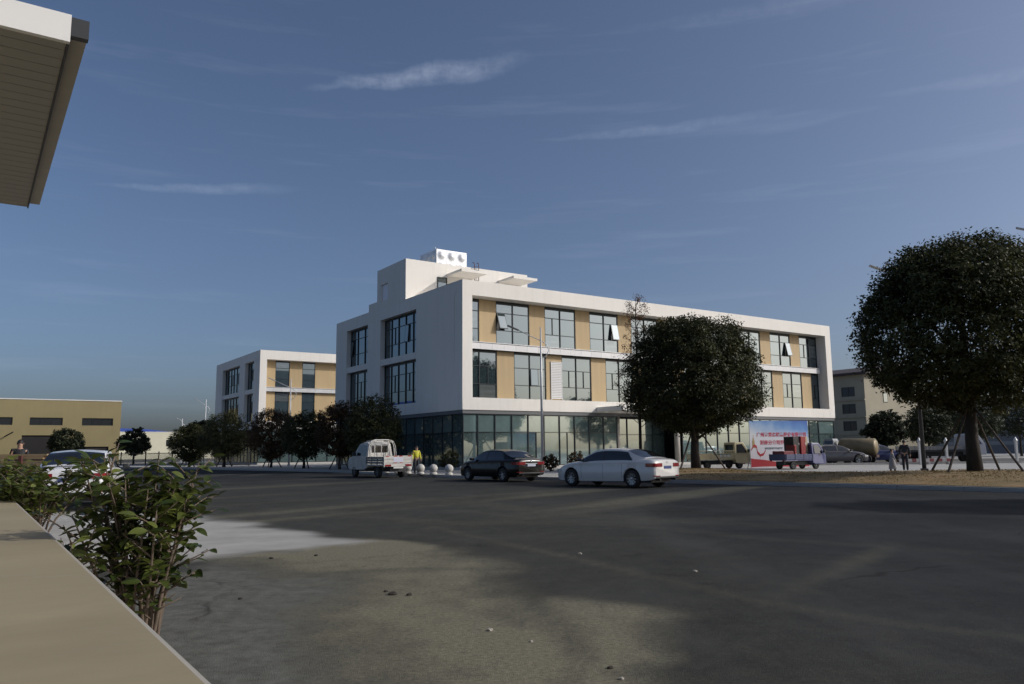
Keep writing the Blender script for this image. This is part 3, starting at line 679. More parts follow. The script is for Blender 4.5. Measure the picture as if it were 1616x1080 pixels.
for i in range(4): MB().box(-.12, -.002, 0, 30, 1.5 + i * 2.0, 2.1 + i * 2.0).build('wall_band', mat('pale band', (.34, .34, .33), .8), gb)

# ------------------------------------------------------------------ trees
def crown(name, rx, rz, zc, n, leaf, seed, mt, flat=.55, nclump=None, fill=.42, airy=0.0, sig=.075, lumpy=1.0):
    r = np.random.default_rng(seed); nc = nclump or max(60, n // 20)
    d = r.normal(size=(nc, 3)); d /= np.linalg.norm(d, axis=1, keepdims=True)
    lump = 1 + .09 * np.sin(d[:, 0] * 4.1 + seed) * np.cos(d[:, 1] * 3.7 + 1.3 * seed) + .05 * np.sin(d[:, 2] * 6 + d[:, 0] * 5) + .05 * np.sin(d[:, 1] * 9 + 2 * d[:, 0] * 7 + seed)
    lump = 1 + (lump - 1) * lumpy
    rad = (fill + (1 - fill) * r.random(nc) ** .36) * lump * .95
    C = d * rad[:, None]; low = np.clip(-d[:, 2], 0, 1); C[:, :2] *= (1 + .20 * low * (1 - low * .55))[:, None]; C[:, 2] = np.where(C[:, 2] < 0, C[:, 2] * flat, C[:, 2])
    C = C * np.array([rx, rx, rz]); C[:, 2] += zc
    ok = np.where((d[:, 2] > .25) | (r.random(nc) > airy * np.where(rad > .86, .55, 1.0)))[0]; idx = ok[r.integers(0, len(ok), n)]; cs = rx * sig * r.uniform(.6, 1.4, nc)
    off = np.clip(r.normal(size=(n, 3)), -1.5, 1.5) * cs[idx][:, None] * np.array([1, 1, .75])
    P = C[idx] + off; out = P - np.array([0, 0, zc * .8]); out /= np.linalg.norm(out, axis=1, keepdims=True)
    nr = out * .55 + r.normal(size=(n, 3)) * .6 + np.array([0, 0, .35])
    tint = np.clip(r.uniform(-.25, .55, nc)[idx] + r.normal(.10, .18, n) + .12 * (rad[idx] - .8), 0, 1)
    return leaf_cloud(P, nr, leaf, .5, tint, name, mt, seed + 1)
def limbs(h0, h1, rx, zc, rz, r0, seed, nl=9, lean=(0, 0)):
    r = random.Random(seed); b = MB()
    pts = [(0, 0, -.1), (lean[0] * .3 + r.uniform(-.05, .05), r.uniform(-.05, .05), h0 * .5), (lean[0], lean[1], h0), (lean[0] * 1.2, lean[1] * 1.2, zc), (lean[0] * 1.3, 0, zc + rz * .55)]
    b.tube(pts, [r0 * 1.25, r0, r0 * .85, r0 * .5, r0 * .12], 10)
    for i in range(nl):
        a = 2 * math.pi * i / nl + r.uniform(-.3, .3); hs_ = h0 + (zc - h0) * r.uniform(-.15, .7); ln = rx * r.uniform(.65, .9); up = r.uniform(.25, .9)
        p0 = Vector((lean[0], lean[1], hs_)); p1 = p0 + Vector((math.cos(a) * ln * .4, math.sin(a) * ln * .4, up * ln * .45)); p2 = p0 + Vector((math.cos(a) * ln, math.sin(a) * ln, up * ln * .85))
        b.tube([p0, p1, p2], [r0 * .38, r0 * .24, r0 * .06], 6)
        for s_ in range(3):
            q0 = p0.lerp(p1, .5 + .4 * s_ / 2) if s_ < 2 else p1; q1 = q0 + Vector((r.uniform(-1, 1), r.uniform(-1, 1), r.uniform(.1, 1))) * ln * .42
            b.tube([q0, q0.lerp(q1, .5) + Vector((0, 0, .06 * ln)), q1], [r0 * .17, r0 * .11, r0 * .03], 5)
    return b
def props(t, n, rad, hh, a0=0.0, seed=0):
    r = random.Random(seed)
    for i in range(n):
        a = a0 + 2 * math.pi * i / n; c, s = math.cos(a), math.sin(a); jr = rad * r.uniform(.85, 1.2)
        MB().tube([(c * jr, s * jr, -.12), (c * .12, s * .12, hh)], [.05, .042], 8).build('prop_pole', POLEW, t)
def tree(name, label, loc, rx, rz, zc, nleaf, leaf, seed,  mt=LEAF, trunk_r=.2, h0=None, flat=.55, group=None, nprops=0, prad=1.6, ph_=2.6, pa=0.0, bark=BARK, fill=.42, nl=9, ncl=None, airy=0.0, sig=.075, lumpy=1.0):
    t = thing(name, label, 'tree', loc, 0, group); h0 = h0 or max(.8, zc - rz * flat)
    limbs(h0, zc, rx, zc, rz, trunk_r, seed, nl).build('trunk', bark, t, True)
    link('crown', crown('crown', rx, rz, zc, nleaf, leaf, seed, mt, flat, ncl, fill=fill, airy=airy, sig=sig, lumpy=lumpy), t)
    if nprops: props(t, nprops, prad, ph_, pa, seed)
    return t
def gz(x, y): return float(verge_z(np.array([x]), np.array([y]))[0])
tree('evergreen_tree', 'biggest dark evergreen tree on the grass at the right edge, held by wooden props', (19.0, 33.2, gz(19.0, 33.2)), 4.25, 4.3, 5.75, 100000, .155, 3, trunk_r=.26, h0=2.5, flat=.80, ncl=2600, airy=.55, sig=.05, lumpy=.45, nprops=4, prad=1.9, ph_=2.7, pa=.5, fill=.35, nl=13)
tree('evergreen_tree', 'round dark evergreen tree in the middle in front of the office entrance', (11.2, 49.4, gz(11.2, 49.4)), 4.25, 4.55, 5.2, 100000, .16, 8, trunk_r=.26, h0=2.1, flat=.70, ncl=2400, airy=.38, sig=.052, lumpy=.5, nprops=3, prad=1.9, ph_=2.6, pa=-.3, fill=.3, nl=12)
# thin half bare young conifer behind the middle tree
t = thing('young_conifer', 'thin half bare young tree rising left of the middle evergreen', 'tree', (8.0, 50.6, .15))
tb = MB(); r = random.Random(4); tb.tube([(0, 0, -.1), (.05, 0, 4), (-.05, .05, 8), (0, 0, 11.0)], [.11, .085, .045, .008], 8); tips = []
for i in range(46):
    z = 2.6 + 8.0 * i / 46 + r.uniform(-.1, .1); a = i * 2.4 + r.uniform(-.4, .4); ln = (.35 + 1.5 * (1 - (z - 2.6) / 8.6)) * r.uniform(.7, 1.15)
    p0 = Vector((0, 0, z)); p1 = p0 + Vector((math.cos(a) * ln * .5, math.sin(a) * ln * .5, ln * .42)); p2 = p0 + Vector((math.cos(a) * ln, math.sin(a) * ln, ln * .95))
    tb.tube([p0, p1, p2], [.024, .015, .005], 5)
    for s_ in range(5):
        q = p1.lerp(p2, r.random()); q2 = q + Vector((r.uniform(-.3, .3), r.uniform(-.3, .3), r.uniform(.1, .35))); tb.tube([q, q2], [.008, .003], 4); tips += [q, q2, p2]
tb.build('trunk', BARK, t, True)
tp = np.array([x[:] for x in tips]); P = np.repeat(tp, 5, 0) + rng.normal(0, .10, (len(tp) * 5, 3))
link('crown', leaf_cloud(P, rng.normal(size=P.shape), .10, .5, rng.random(len(P)), 'crown', DRYLEAF, 3), t)
# row of clipped round trees in front of the left facade
row = [(-9.9, 56.9, 2.15, 2.5, 3.0, LEAFOL, 'greenest clipped round tree right behind the white flatbed truck'), (-13.5, 62.6, 2.0, 2.35, 3.05, LEAFRED, 'bronze tinged round tree second in the row left of the office'),
       (-17.6, 67.6, 1.95, 2.1, 2.8, LEAFOL, 'dark round tree third in the row, left of the bronze one'), (-22.1, 73.4, 2.3, 2.5, 3.0, LEAFRED, 'red brown topped round tree before the smaller office block corner'),
       (-28.0, 78.0, 2.35, 2.5, 3.0, LEAFOL, 'dull green round tree beside the white street lamp at left'), (-32.6, 81.0, 2.1, 2.0, 2.4, LEAF, 'low dark round tree at the left end of the row')]
for i, (x, y, rx, rz, zc, mt_, lb) in enumerate(row):
    tree('round_tree', lb, (x, y, .12), rx, rz, zc, 18000, .155, 20 + i, mt_, .11, h0=.8, flat=.98, ncl=900, sig=.065, lumpy=.5, group='clipped round trees in a row', nprops=3, prad=.9, ph_=1.4, pa=i * .7, fill=.3, nl=7)
far = [(36.0, 77.5, 1.9, 1.9, 3.0, 'small round tree in front of the beige apartment block'), (29.5, 80, 2.4, 2.0, 2.6, 'dark bushy tree at the right end of the office block'), (44.5, 86, 2.6, 2.4, 3.4, 'pale loose tree before the sunlit apartment wall'),
       (51.5, 90, 3.2, 2.9, 4.2, 'dark tree seen left of the big tree trunk'), (60, 95, 3.6, 3.2, 4.6, 'dark tree seen right of the big tree trunk'), (69, 98, 3.8, 3.4, 5.0, 'tall dark tree at the right frame edge far behind'),
       (57, 106, 3.6, 3.6, 5.2, 'tree standing far behind the parked flatbed'), (-50.5, 107, 2.0, 2.0, 2.9, 'small dark tree before the long pale factory'), (-60.5, 108.5, 2.2, 2.1, 3.0, 'olive round tree in front of the ochre factory doorway'), (-37.0, 95, 2.2, 2.0, 3.4, 'green tree peeping out behind the left row')]
for i, (x, y, rx, rz, zc, lb) in enumerate(far):
    tree('distant_tree', lb, (x, y, .0), rx, rz, zc, 6500, .30, 40 + i, LEAFFAR if i != 8 else GRASSM if False else LEAFFAR, .13, flat=.75, group='distant trees', nl=6)
# trees of the same avenue standing beside the camera, outside the picture: they shade the road and show in the glass
for (x, y, lb, sd_) in ((21.8, 18.2, 'roadside evergreen just beyond the right edge of the picture', 61), (43, 22, 'roadside evergreen further right beyond the picture', 62), (52, 49, 'far roadside evergreen right of the picture', 63)):
    tree('roadside_tree', lb, (x, y, gz(x, y)), 2.5 if sd_ == 61 else 4.0, 2.4 if sd_ == 61 else 3.8, 5.2, 12000, .30, sd_, LEAF, .2, h0=2.4, flat=.8, group='roadside trees', nl=8)
def shrub(loc, r_, lb, seed, mt=LEAF, n=2600):
    t = thing('shrub', lb, 'shrub', loc); b = MB(); q = random.Random(seed)
    for i in range(7):
        a = i * .9; b.tube([(0, 0, -.05), (math.cos(a) * r_ * .3, math.sin(a) * r_ * .3, r_ * .7), (math.cos(a) * r_ * .7, math.sin(a) * r_ * .7, r_ * 1.2)], [.025, .018, .006], 5)
    b.build('stem', BARK, t); link('foliage', crown('foliage', r_, r_ * .95, r_ * 1.0, n, .10, seed, mt, .9, fill=.2), t); return t
shrub((-4.2, 52.6, .12), .72, 'ball shrub by the glass corner of the office', 81)
shrub((4.4, 56.2, .12), .62, 'ball shrub before the office glazing behind the white sedan', 82, LEAFRED)
shrub((2.3, 50.0, .12), .55, 'low dark red shrub behind the black sedan boot', 83, LEAFRED)

# ------------------------------------------------------------------ street lamps
def lamp(loc, h, ang, lb, mt=GALV, arm=1.5, headmt=None):
    t = thing('street_lamp', lb, 'street lamp', loc, ang, 'street lamps'); z1 = h - 1.2
    MB().tube([(0, 0, -.05), (0, 0, h * .5), (0, 0, h)], [.11, .085, .045], 10).build('pole', mt, t, True)
    MB().box(-.15, .15, -.15, .15, 0, .14).build('base', mt, t, bevel=.02)
    b = MB(); b.tube([(0, 0, z1 - .9), (.35, 0, z1 - .75), (.55, 0, z1 - .35), (.4, 0, z1 + .05), (0, 0, z1 + .3), (-arm * .5, 0, z1 + .62), (-arm, 0, z1 + .98)], [.03, .03, .03, .03, .032, .03, .028], 8); b.build('arm', mt, t, True)
    hd = MB(); p = Vector((-arm, 0, z1 + .98)); q = Vector((-arm - .75, 0, z1 + 1.3)); hd.bar(p, q, .24, .09); hd.build('lamp_head', headmt or mat('lamp head grey', (.12, .125, .13), .5), t, bevel=.02)
    return t
lamp((1.93, 53.0, .12), 9.5, R(8), 'tall grey street lamp before the office front')
lamp((-22.3, 80.0, .12), 8.7, R(8), 'grey street lamp before the smaller office block', headmt=GALV)
lamp((-45.0, 117.0, .0), 9.3, R(10), 'white street lamp between the round trees and the factories', mat('white lamp paint', (.75, .75, .74), .5), .9, GALV)
lamp((-84.0, 149.5, .0), 9.1, R(10), 'thin white lamp post in front of the ochre factory doorway', MATS['white lamp paint'], .3, GALV)
lamp((-62.0, 150.0, .0), 8.0, R(10), 'lamp post whose tip shows above the leftmost round tree', MATS['white lamp paint'], .3, GALV)
lamp((21.6, 42.4, .12), 11.0, R(-4), 'street lamp hidden in the big tree with its arm tip showing left', BLACKM, 1.3, GALV)
lamp((26.9, 38.6, .2), 12.1, R(-40), 'street lamp at the right frame edge above the big tree', BLACKM, .7, GALV)

# ------------------------------------------------------------------ stone ball bollards
bp_ = MB(); prof = [(.20, -.02), (.21, .09), (.17, .14), (.12, .16)]; bp_.lathe(prof, 20)
bl = MB(); bl.lathe([(.02, -.238)] + [(.235 * math.cos(R(a)), .235 * math.sin(R(a))) for a in range(-80, 81, 10)] + [(.02, .238)], 24)
balls = [(-7.9, 50.0), (-7.0, 48.7), (-6.2, 47.4), (-5.3, 46.1), (-4.45, 44.9), (-3.5, 43.9), (-2.5, 43.3)]
names = ['stone ball bollard at the far left end of the line, under the truck', 'stone ball bollard seen under the flatbed truck body', 'stone ball bollard just right of the truck tail', 'stone ball bollard left of the pair in the middle of the line',
         'stone ball bollard in the middle of the line', 'stone ball bollard next to the black sedan nose', 'stone ball bollard half hidden by the black sedan']
bme = pme = None
for (x, y), lb in zip(balls, names):
    t = thing('bollard', lb, 'bollard', (x, y, .12), 0, 'stone ball bollards')
    if bme is None:
        o1 = bp_.build('foot', STONE, t, True); o2 = bl.build('ball', STONE, t, True); pme, bme = o1.data, o2.data
    else: o1 = link('foot', pme, t); o2 = link('ball', bme, t)
    o2.location = (0, 0, .36)

# ------------------------------------------------------------------ sedans
def interp(pts, x):
    P = sorted(pts); X = [p[0] for p in P]; Yv = [p[1] for p in P]
    if x <= X[0]: return Yv[0]
    if x >= X[-1]: return Yv[-1]
    i = max(j for j in range(len(X) - 1) if X[j] <= x); h = X[i + 1] - X[i]; t = (x - X[i]) / h
    def sl(j):
        if j == 0: return (Yv[1] - Yv[0]) / (X[1] - X[0])
        if j == len(X) - 1: return (Yv[-1] - Yv[-2]) / (X[-1] - X[-2])
        a = (Yv[j] - Yv[j - 1]) / (X[j] - X[j - 1]); b = (Yv[j + 1] - Yv[j]) / (X[j + 1] - X[j]); return 0 if a * b <= 0 else 2 * a * b / (a + b)
    m0, m1 = sl(i) * h, sl(i + 1) * h
    return (2 * t ** 3 - 3 * t ** 2 + 1) * Yv[i] + (t ** 3 - 2 * t ** 2 + t) * m0 + (-2 * t ** 3 + 3 * t ** 2) * Yv[i + 1] + (t ** 3 - t ** 2) * m1
def wheel_parts(t, x, y, r_, wd, spokes, rimmt=RIM, side=1):
    wh = bpy.data.objects.new('wheel', None); COL.objects.link(wh); wh.parent = t; wh.location = (x, y, r_); wh.empty_display_size = .1
    hw = wd / 2
    ty = MB().lathe([(r_ * .66, -hw), (r_ * .9, -hw), (r_ * .98, -hw * .75), (r_, -hw * .4), (r_, hw * .4), (r_ * .98, hw * .75), (r_ * .9, hw), (r_ * .66, hw)], 28, 'y', cap=False); ty.build('tyre', RUBBER, wh, True)
    rm = MB(); s = side; yo = s * hw * .86
    rm.lathe([(r_ * .70, yo - s * .02), (r_ * .70, yo), (r_ * .63, yo), (r_ * .62, yo - s * .1), (r_ * .2, yo - s * .11)], 28, 'y', cap=False)
    for i in range(spokes):
        a = 2 * math.pi * i / spokes
        rm.bar((math.cos(a) * r_ * .12, yo - s * .03, math.sin(a) * r_ * .12), (math.cos(a) * r_ * .66, yo - s * .012, math.sin(a) * r_ * .66), r_ * .10, .025, (0, 1, 0))
    rm.lathe([(r_ * .17, yo - s * .06), (r_ * .16, yo + s * .005), (r_ * .05, yo + s * .012)], 14, 'y')
    rm.build('rim', rimmt, wh)
    MB().lathe([(r_ * .61, yo - s * .105), (r_ * .60, yo - s * .115)], 20, 'y').build('brake_shadow', DARK, wh)
    return wh
def sedan(label, loc, heading, paint, S=None, spokes=10, plate=PLATE, lampmt=REDL, scale=(1, 1, 1)):
    t = thing('parked_car', label, 'car', loc, hdg(heading)); t.scale = scale
    q = dict(L2=2.45, wr=-1.46, wf=1.48, R=.335, roof=1.46); q.update(S or {})
    L2 = q['L2']
    deck = [(-L2, .92), (-L2 + .05, 1.02), (-L2 + .3, 1.075), (-1.6, 1.09), (0, 1.0), (1.0, 1.0), (1.7, .93), (L2 - .35, .80), (L2 - .1, .68), (L2, .58)]
    sh = [(-L2, .84), (-L2 + .07, .92), (-1.6, .975), (0, .945), (1.0, .915), (1.8, .82), (L2 - .25, .68), (L2, .52)]
    hwp = [(-L2, .74), (-L2 + .06, .82), (-L2 + .25, .87), (-1.5, .905), (0, .915), (1.4, .905), (L2 - .45, .85), (L2 - .15, .72), (L2, .58)]
    AR = q['R'] + .05
    def zbot(x):
        z = interp([(-L2, .36), (-L2 + .25, .29), (-1.0, .24), (1.0, .22), (L2 - .4, .23), (L2, .27)], x)
        for xw in (q['wr'], q['wf']):
            if abs(x - xw) < AR: z = max(z, q['R'] + math.sqrt(AR * AR - (x - xw) ** 2) - .0)
        return z
    xs_ = set(np.linspace(-L2, L2, 70).tolist())
    for xw in (q['wr'], q['wf']): xs_ |= set((xw + AR * np.cos(np.linspace(0, math.pi, 17))).tolist())
    for e in (.02, .05, .09, .14): xs_ |= {-L2 + e, L2 - e}
    X = sorted(xs_)
    rows = []
    for x in X:
        w_, s_, d_, zb = interp(hwp, x), interp(sh, x), interp(deck, x), zbot(x)
        zl = min(.66, s_ - .12)
        ctrl = [(w_ - .05, zb), (w_ - .012, max(zb + .015, min(.40, zl))), (w_, max(zb + .03, zl)), (w_ - .02, max(zb + .045, zl + .06)), (w_ - .018, s_ - .03), (w_ - .045, s_ + .008), (w_ - .12, s_ + .6 * (d_ - s_)), (w_ * .62, d_ - .012), (w_ * .3, d_), (0, d_ + .003)]
        rows.append([(x, y, z) for y, z in ctrl])
    b = MB(); nC = len(rows[0]); full = []
    for rw in rows: full.append(rw + [(x, -y, z) for x, y, z in reversed(rw[:-1])])
    nF = len(full[0])
    for rw in full: b.v += rw
    for i in range(len(full) - 1):
        for j in range(nF - 1): a = i * nF + j; b.f.append((a, a + 1, a + nF + 1, a + nF))
    b.f.append(tuple(range(nF))); b.f.append(tuple((len(full) - 1) * nF + j for j in reversed(range(nF))))
    body = b.build('body', paint, t)
    for p in body.data.polygons: p.use_smooth = len(p.vertices) == 4
    try: body.data.set_sharp_from_angle(angle=R(28))
    except Exception: pass
    # greenhouse
    rf = q['roof']; rl = q.get('rl') or [(-2.0, 1.085), (-1.6, 1.235), (-1.15, rf - .055), (-.6, rf - .005), (-.1, rf), (.25, rf - .035), (.6, rf - .17), (1.15, .985)]
    x0, x1 = rl[0][0], rl[-1][0]; GX = np.linspace(x0, x1, 60); g = []
    for x in GX:
        rz_ = interp(rl, x); bz = min(interp(sh, x) - .005, rz_ - .005); bw = interp(hwp, x) - .045
        e = max(0, (x0 + .62 - x) / .62); bw -= .13 * e ** 1.5; e2 = max(0, (x - (x1 - .45)) / .45); bw -= .09 * e2 ** 1.6
        hh = rz_ - bz; rw_ = bw - .36 * min(1, hh / .5) * .62
        sec = []
        for k in range(9): f_ = k / 8; sec.append((x, bw + (rw_ - bw) * f_ ** 1.25, bz + (hh - .035 * min(1, hh / .3)) * f_))
        ze = sec[-1][2]
        for f_ in (.25, .5, .75, 1.0): sec.append((x, rw_ * (1 - f_), ze + (rz_ + .012 - ze) * math.sin(f_ * math.pi / 2)))
        g.append(sec)
    cls = {}
    fullg = [s + [(x, -y, z) for x, y, z in reversed(s[:-1])] for s in g]; nG = len(fullg[0]); nS = 9
    xb = q.get('bp', -.12); xq0, xq1 = q.get('win', (-1.50, .98))
    for i in range(len(GX) - 1):
        xm = (GX[i] + GX[i + 1]) / 2
        for j in range(nG - 1):
            side = 'L' if j < nG // 2 else 'R'; jj = j if j < nG // 2 else nG - 2 - j
            k = 'pillar'
            if jj < nS - 1:
                f_ = (jj + .5) / 8
                lim0 = xq0 + .42 * max(0, f_ - .12) ** 1.2
                if .12 < f_ < .87 and lim0 < xm < xq1: k = 'side_window' + side
                if abs(xm - xb) < .045 and k.startswith('side'): k = 'trim'
            else:
                if x0 + .10 < xm < -1.16: k = 'rear_window'
                elif .24 < xm < x1 - .03: k = 'windscreen'
            cls.setdefault(k, MB()).face([fullg[i][j], fullg[i][j + 1], fullg[i + 1][j + 1], fullg[i + 1][j]])
    for k, mbx in cls.items():
        nm = {'pillar': 'roof', 'trim': 'door_pillar', 'side_windowL': 'side_window', 'side_windowR': 'side_window'}.get(k, k)
        o = mbx.build(nm, paint if k == 'pillar' else (DARK if k == 'trim' else CGLASS), t)
        bm = bmesh.new(); bm.from_mesh(o.data); bmesh.ops.remove_doubles(bm, verts=bm.verts, dist=1e-4); bmesh.ops.recalc_face_normals(bm, faces=bm.faces)
        bm.to_mesh(o.data); bm.free(); o.data.shade_smooth()
    MB().box(-L2 + .3, L2 - .3, -.62, .62, .2, .6).build('underbody', DARK, t)
    for xw in (q['wr'], q['wf']):
        for s in (-1, 1):
            wheel_parts(t, xw, s * (q.get('track', .80)), q['R'], .225, spokes, side=s)
            ww = MB(); n = 14
            for i in range(n):
                a0, a1 = math.pi * i / n, math.pi * (i + 1) / n; rr = AR + .004
                pts = [(xw + rr * math.cos(a), s * y, q['R'] + rr * math.sin(a)) for a, y in ((a0, .55), (a1, .55), (a1, .86), (a0, .86))]; ww.face(pts)
            ww.build('wheel_well', DARK, t)
    # lamps, plate, handles, mirrors, panel gaps
    def strip(path, z0, z1, off, mt, nm):
        o = MB(); n = len(path)
        for (x, y) in path: o.v += [(x, y, z0), (x, y, z1)]
        for i in range(n - 1): o.f.append((2 * i, 2 * i + 2, 2 * i + 3, 2 * i + 1))
        ob = o.build(nm, mt, t); md = ob.modifiers.new('solid', 'SOLIDIFY'); md.thickness = .03; md.offset = 0; return ob
    for s in (-1, 1):
        pth = [(-L2 - .008, s * .36), (-L2 - .008, s * .70)] + [(-L2 + e, s * (interp(hwp, -L2 + e) - .012)) for e in (.03, .08, .16, .26, .36)]
        strip(pth, .775, .905, .01, lampmt, 'tail_light')
        pf = [(L2 - .02, s * .52), (L2 - .10, s * .70), (L2 - .25, s * .80), (L2 - .45, s * .855)]; strip(pf, .56, .66, .01, CLEARL, 'headlight')
        strip([(-L2 - .006, s * .50), (-L2 - .006, s * .70), (-L2 + .07, s * .815)], .43, .46, .01, REDL, 'reflector')
        mir = MB().box(.78, .98, s * .90, s * 1.08, .97, 1.10) if s > 0 else MB().box(.78, .98, -1.08, -.90, .97, 1.10)
        mir.build('mirror', DARK if q.get('darkmirror', 1) else paint, t, True, bevel=.035)
        for xh in (-.62, .42):
            yv = interp(hwp, xh) - .008; MB().box(xh - .1, xh + .1, min(s * yv, s * (yv + .022)), max(s * yv, s * (yv + .022)), .80, .825).build('door_handle', paint, t, bevel=.008)
        for xg in (-1.02, -.12, .95):
            gp = MB()
            for z in np.linspace(.32, .88, 8):
                yv = interp(hwp, xg) - (.012 if z < .5 else .002 if z < .72 else .016) + .0035
                gp.v += [(xg - .005, s * yv, z), (xg + .005, s * yv, z)]
            for i in range(7): gp.f.append((2 * i, 2 * i + 1, 2 * i + 3, 2 * i + 2))
            gp.build('panel_gap', DARK, t)
    MB().box(-L2 - .018, -L2 + .01, -.23, .23, .70, .80).build('licence_plate', plate, t)
    MB().box(-L2 - .012, -L2 + .01, -.72, .72, .36, .43).build('bumper_trim', DARK, t, bevel=.01)
    MB().box(-L2 - .01, -L2 + .01, -.35, .35, .815, .835).build('boot_trim', STEEL, t)
    MB().lathe([(.04, -.008), (.045, .0), (.03, .008)], 16, 'x', (-L2 - .006, 0, .94)).build('badge', STEEL, t)
    MB().box(L2 - .03, L2 + .005, -.42, .42, .42, .58).build('grille', DARK, t, bevel=.01)
    for s in (-1, 1): MB().tube([(-L2 - .02, s * .5, .31), (-L2 + .2, s * .5, .31)], .035, 10).build('exhaust_pipe', DARK, t)
    return t
PW = mat('white car paint', (.66, .645, .615), .3, coat=.7, var=.02, vscale=3)
PB = mat('black car paint', (.005, .005, .006), .22, coat=.25, ior=1.35)
PW2 = mat('bright white car paint', (.72, .72, .72), .3, coat=.6)
def place(ax_, ay_, heading, lx, ly):
    """world origin of a car so that its local point (lx,ly) lies at (ax_,ay_)"""
    a = hdg(heading); return (ax_ - (lx * math.cos(a) - ly * math.sin(a)), ay_ - (lx * math.sin(a) + ly * math.cos(a)), 0)
sedan('white sedan with dark windows parked at the kerb beside the grass', place(4.35, 29.8, -45, -1.46, .9), -45, PW)
sedan('black sedan parked between the bollards and the white sedan', place(-.5, 36.9, -38, -1.42, .9), -38, PB, dict(L2=2.42, wr=-1.40, wf=1.38, R=.32, roof=1.47), 7, PLATEW)
sedan('white car seen from behind above the bushes on the left', (-11.95, 22.4, .06), -20, PW2, dict(L2=2.3, roof=1.50, R=.31), 5, PLATE)

# ------------------------------------------------------------------ trucks
def lorry_wheels(t, pos, r_, wd=.2, mt=None):
    for (x, y) in pos: wheel_parts(t, x, y, r_, wd, 6, mt or mat('steel wheel', (.16, .16, .155), .6), 1 if y > 0 else -1)
def cab(t, prof, w_, belt, roof, paint, wins, tum=.12, bev=.035):
    def yy(z): return w_ - tum * max(0, (z - belt) / (roof - belt)) ** 1.2
    MB().prism(prof, lambda x, z: yy(z), lambda x, z: -yy(z)).build('cab', paint, t, False, bevel=bev)
    for o in []:
        try: o.data.set_sharp_from_angle(angle=R(35))
        except Exception: pass
    for poly in wins:
        for s in (-1, 1):
            MB().prism(poly, lambda x, z: s * (yy(z) - .03), lambda x, z: s * (yy(z) + .006)).build('side_window', CGLASS, t)
def dropside(t, x0, x1, w_, z0, z1, mt, n=3, th=.04):
    # each board of the drop sides is its own piece
    for s in (-1, 1):
        sd_ = bpy.data.objects.new('drop_side', None); COL.objects.link(sd_); sd_.parent = t; sd_.empty_display_size = .1
        h = (z1 - z0) / n
        for i in range(n): block('board', mt, sd_, x0, x1, s * w_ - th / 2, s * w_ + th / 2, z0 + i * h + .008, z0 + (i + 1) * h - .008)
        for k in range(4):
            x = x0 + (x1 - x0) * (k + .02) / 3.05; block('stake', mt, sd_, x, x + .06, s * (w_ + .03) - .015, s * (w_ + .03) + .015, z0 - .02, z1 + .01)
# white flatbed truck
WT = mat('worn white truck paint', (.54, .52, .475), .5, var=.20, vscale=2.5)
t = thing('flatbed_truck', 'small white flatbed truck with a hoop rack and drop sides by the bollards', 'truck', place(-7.45, 44.3, -36, -1.3, .75), hdg(-36))
prof = [(-.05, .55), (-.05, 1.15), (.0, 1.86), (.12, 1.95), (.55, 1.98), (1.05, 1.90), (1.22, 1.80), (1.78, 1.20), (2.35, 1.08), (2.48, .95), (2.50, .50), (2.2, .42), (.4, .42)]
cab(t, prof, .80, 1.15, 1.98, WT, [[(.12, 1.22), (.16, 1.78), (.62, 1.84), (.62, 1.20)], [(.70, 1.20), (.70, 1.84), (1.06, 1.78), (1.52, 1.24)]], .13)
MB().prism([(1.29, 1.75), (1.75, 1.25), (1.77, 1.27), (1.31, 1.77)], lambda x, z: .62, lambda x, z: -.62).build('windscreen', CGLASS, t)
MB().box(-.065, -.045, -.48, .48, 1.40, 1.76).build('rear_window', CGLASS, t, bevel=.006)
MB().box(-2.2, -.1, -.82, .82, .66, .74).build('bed_floor', WT, t)
dropside(t, -2.2, -.1, .84, .76, 1.16, mat('grey drop side', (.20, .20, .19), .6, var=.15))
tg = bpy.data.objects.new('tailgate', None); COL.objects.link(tg); tg.parent = t
for i in range(3): block('board', WT, tg, -2.26, -2.215, -.86, .86, .62 + i * .2, .62 + i * .2 + .185)
for y in (-.87, .83): block('stake', WT, tg, -2.275, -2.21, y, y + .04, .60, 1.25)
REDT = mat('reflective red', (.42, .03, .03), .4)
for i, y in enumerate((-.70, -.16, .16, .66)): block('reflector_strip', REDT, tg, -2.268, -2.262, y - .1, y + .1, 1.16, 1.205)
for y in (-.18, .18): block('reflector_strip', REDT, tg, -2.268, -2.262, y - .09, y + .09, .80, .84)
for y in (-.62, .62): block('tail_light', REDL, t, -2.29, -2.262, y - .17, y + .17, .64, .74)
block('number_board', PLATEW, tg, -2.269, -2.263, -.30, .30, .86, 1.12)
block('licence_plate', mat('pale plate', (.6, .6, .58), .5), t, -2.285, -2.262, -.3, .3, .52, .61)
hp = MB(); hoop = [(-.82, .78), (-.82, 1.35), (-.76, 1.80), (-.62, 2.04), (-.4, 2.10), (.4, 2.10), (.62, 2.04), (.76, 1.80), (.82, 1.35), (.82, .78)]
hp.tube([(-.22, y, z) for y, z in hoop], .03, 8); hp.tube([(-.42, y * 1.0, z - .02) for y, z in hoop], .022, 8)
for y in (-.42, 0, .42): hp.tube([(-.22, y, .78), (-.22, y, 2.1)], .024, 8)
for z in (1.15, 1.98): hp.tube([(-.22, -.78, z), (-.22, .78, z)], .022, 8)
hp.build('hoop_rack', WT, t, True)
MB().box(.3, .9, -.4, .4, 1.985, 2.06).build('roof_beacon', WT, t, bevel=.02)
MB().box(-2.1, 2.0, -.4, .4, .34, .6).build('chassis', DARK, t)
lorry_wheels(t, [(-1.3, .70), (-1.3, -.70), (1.65, .70), (1.65, -.70)], .31)
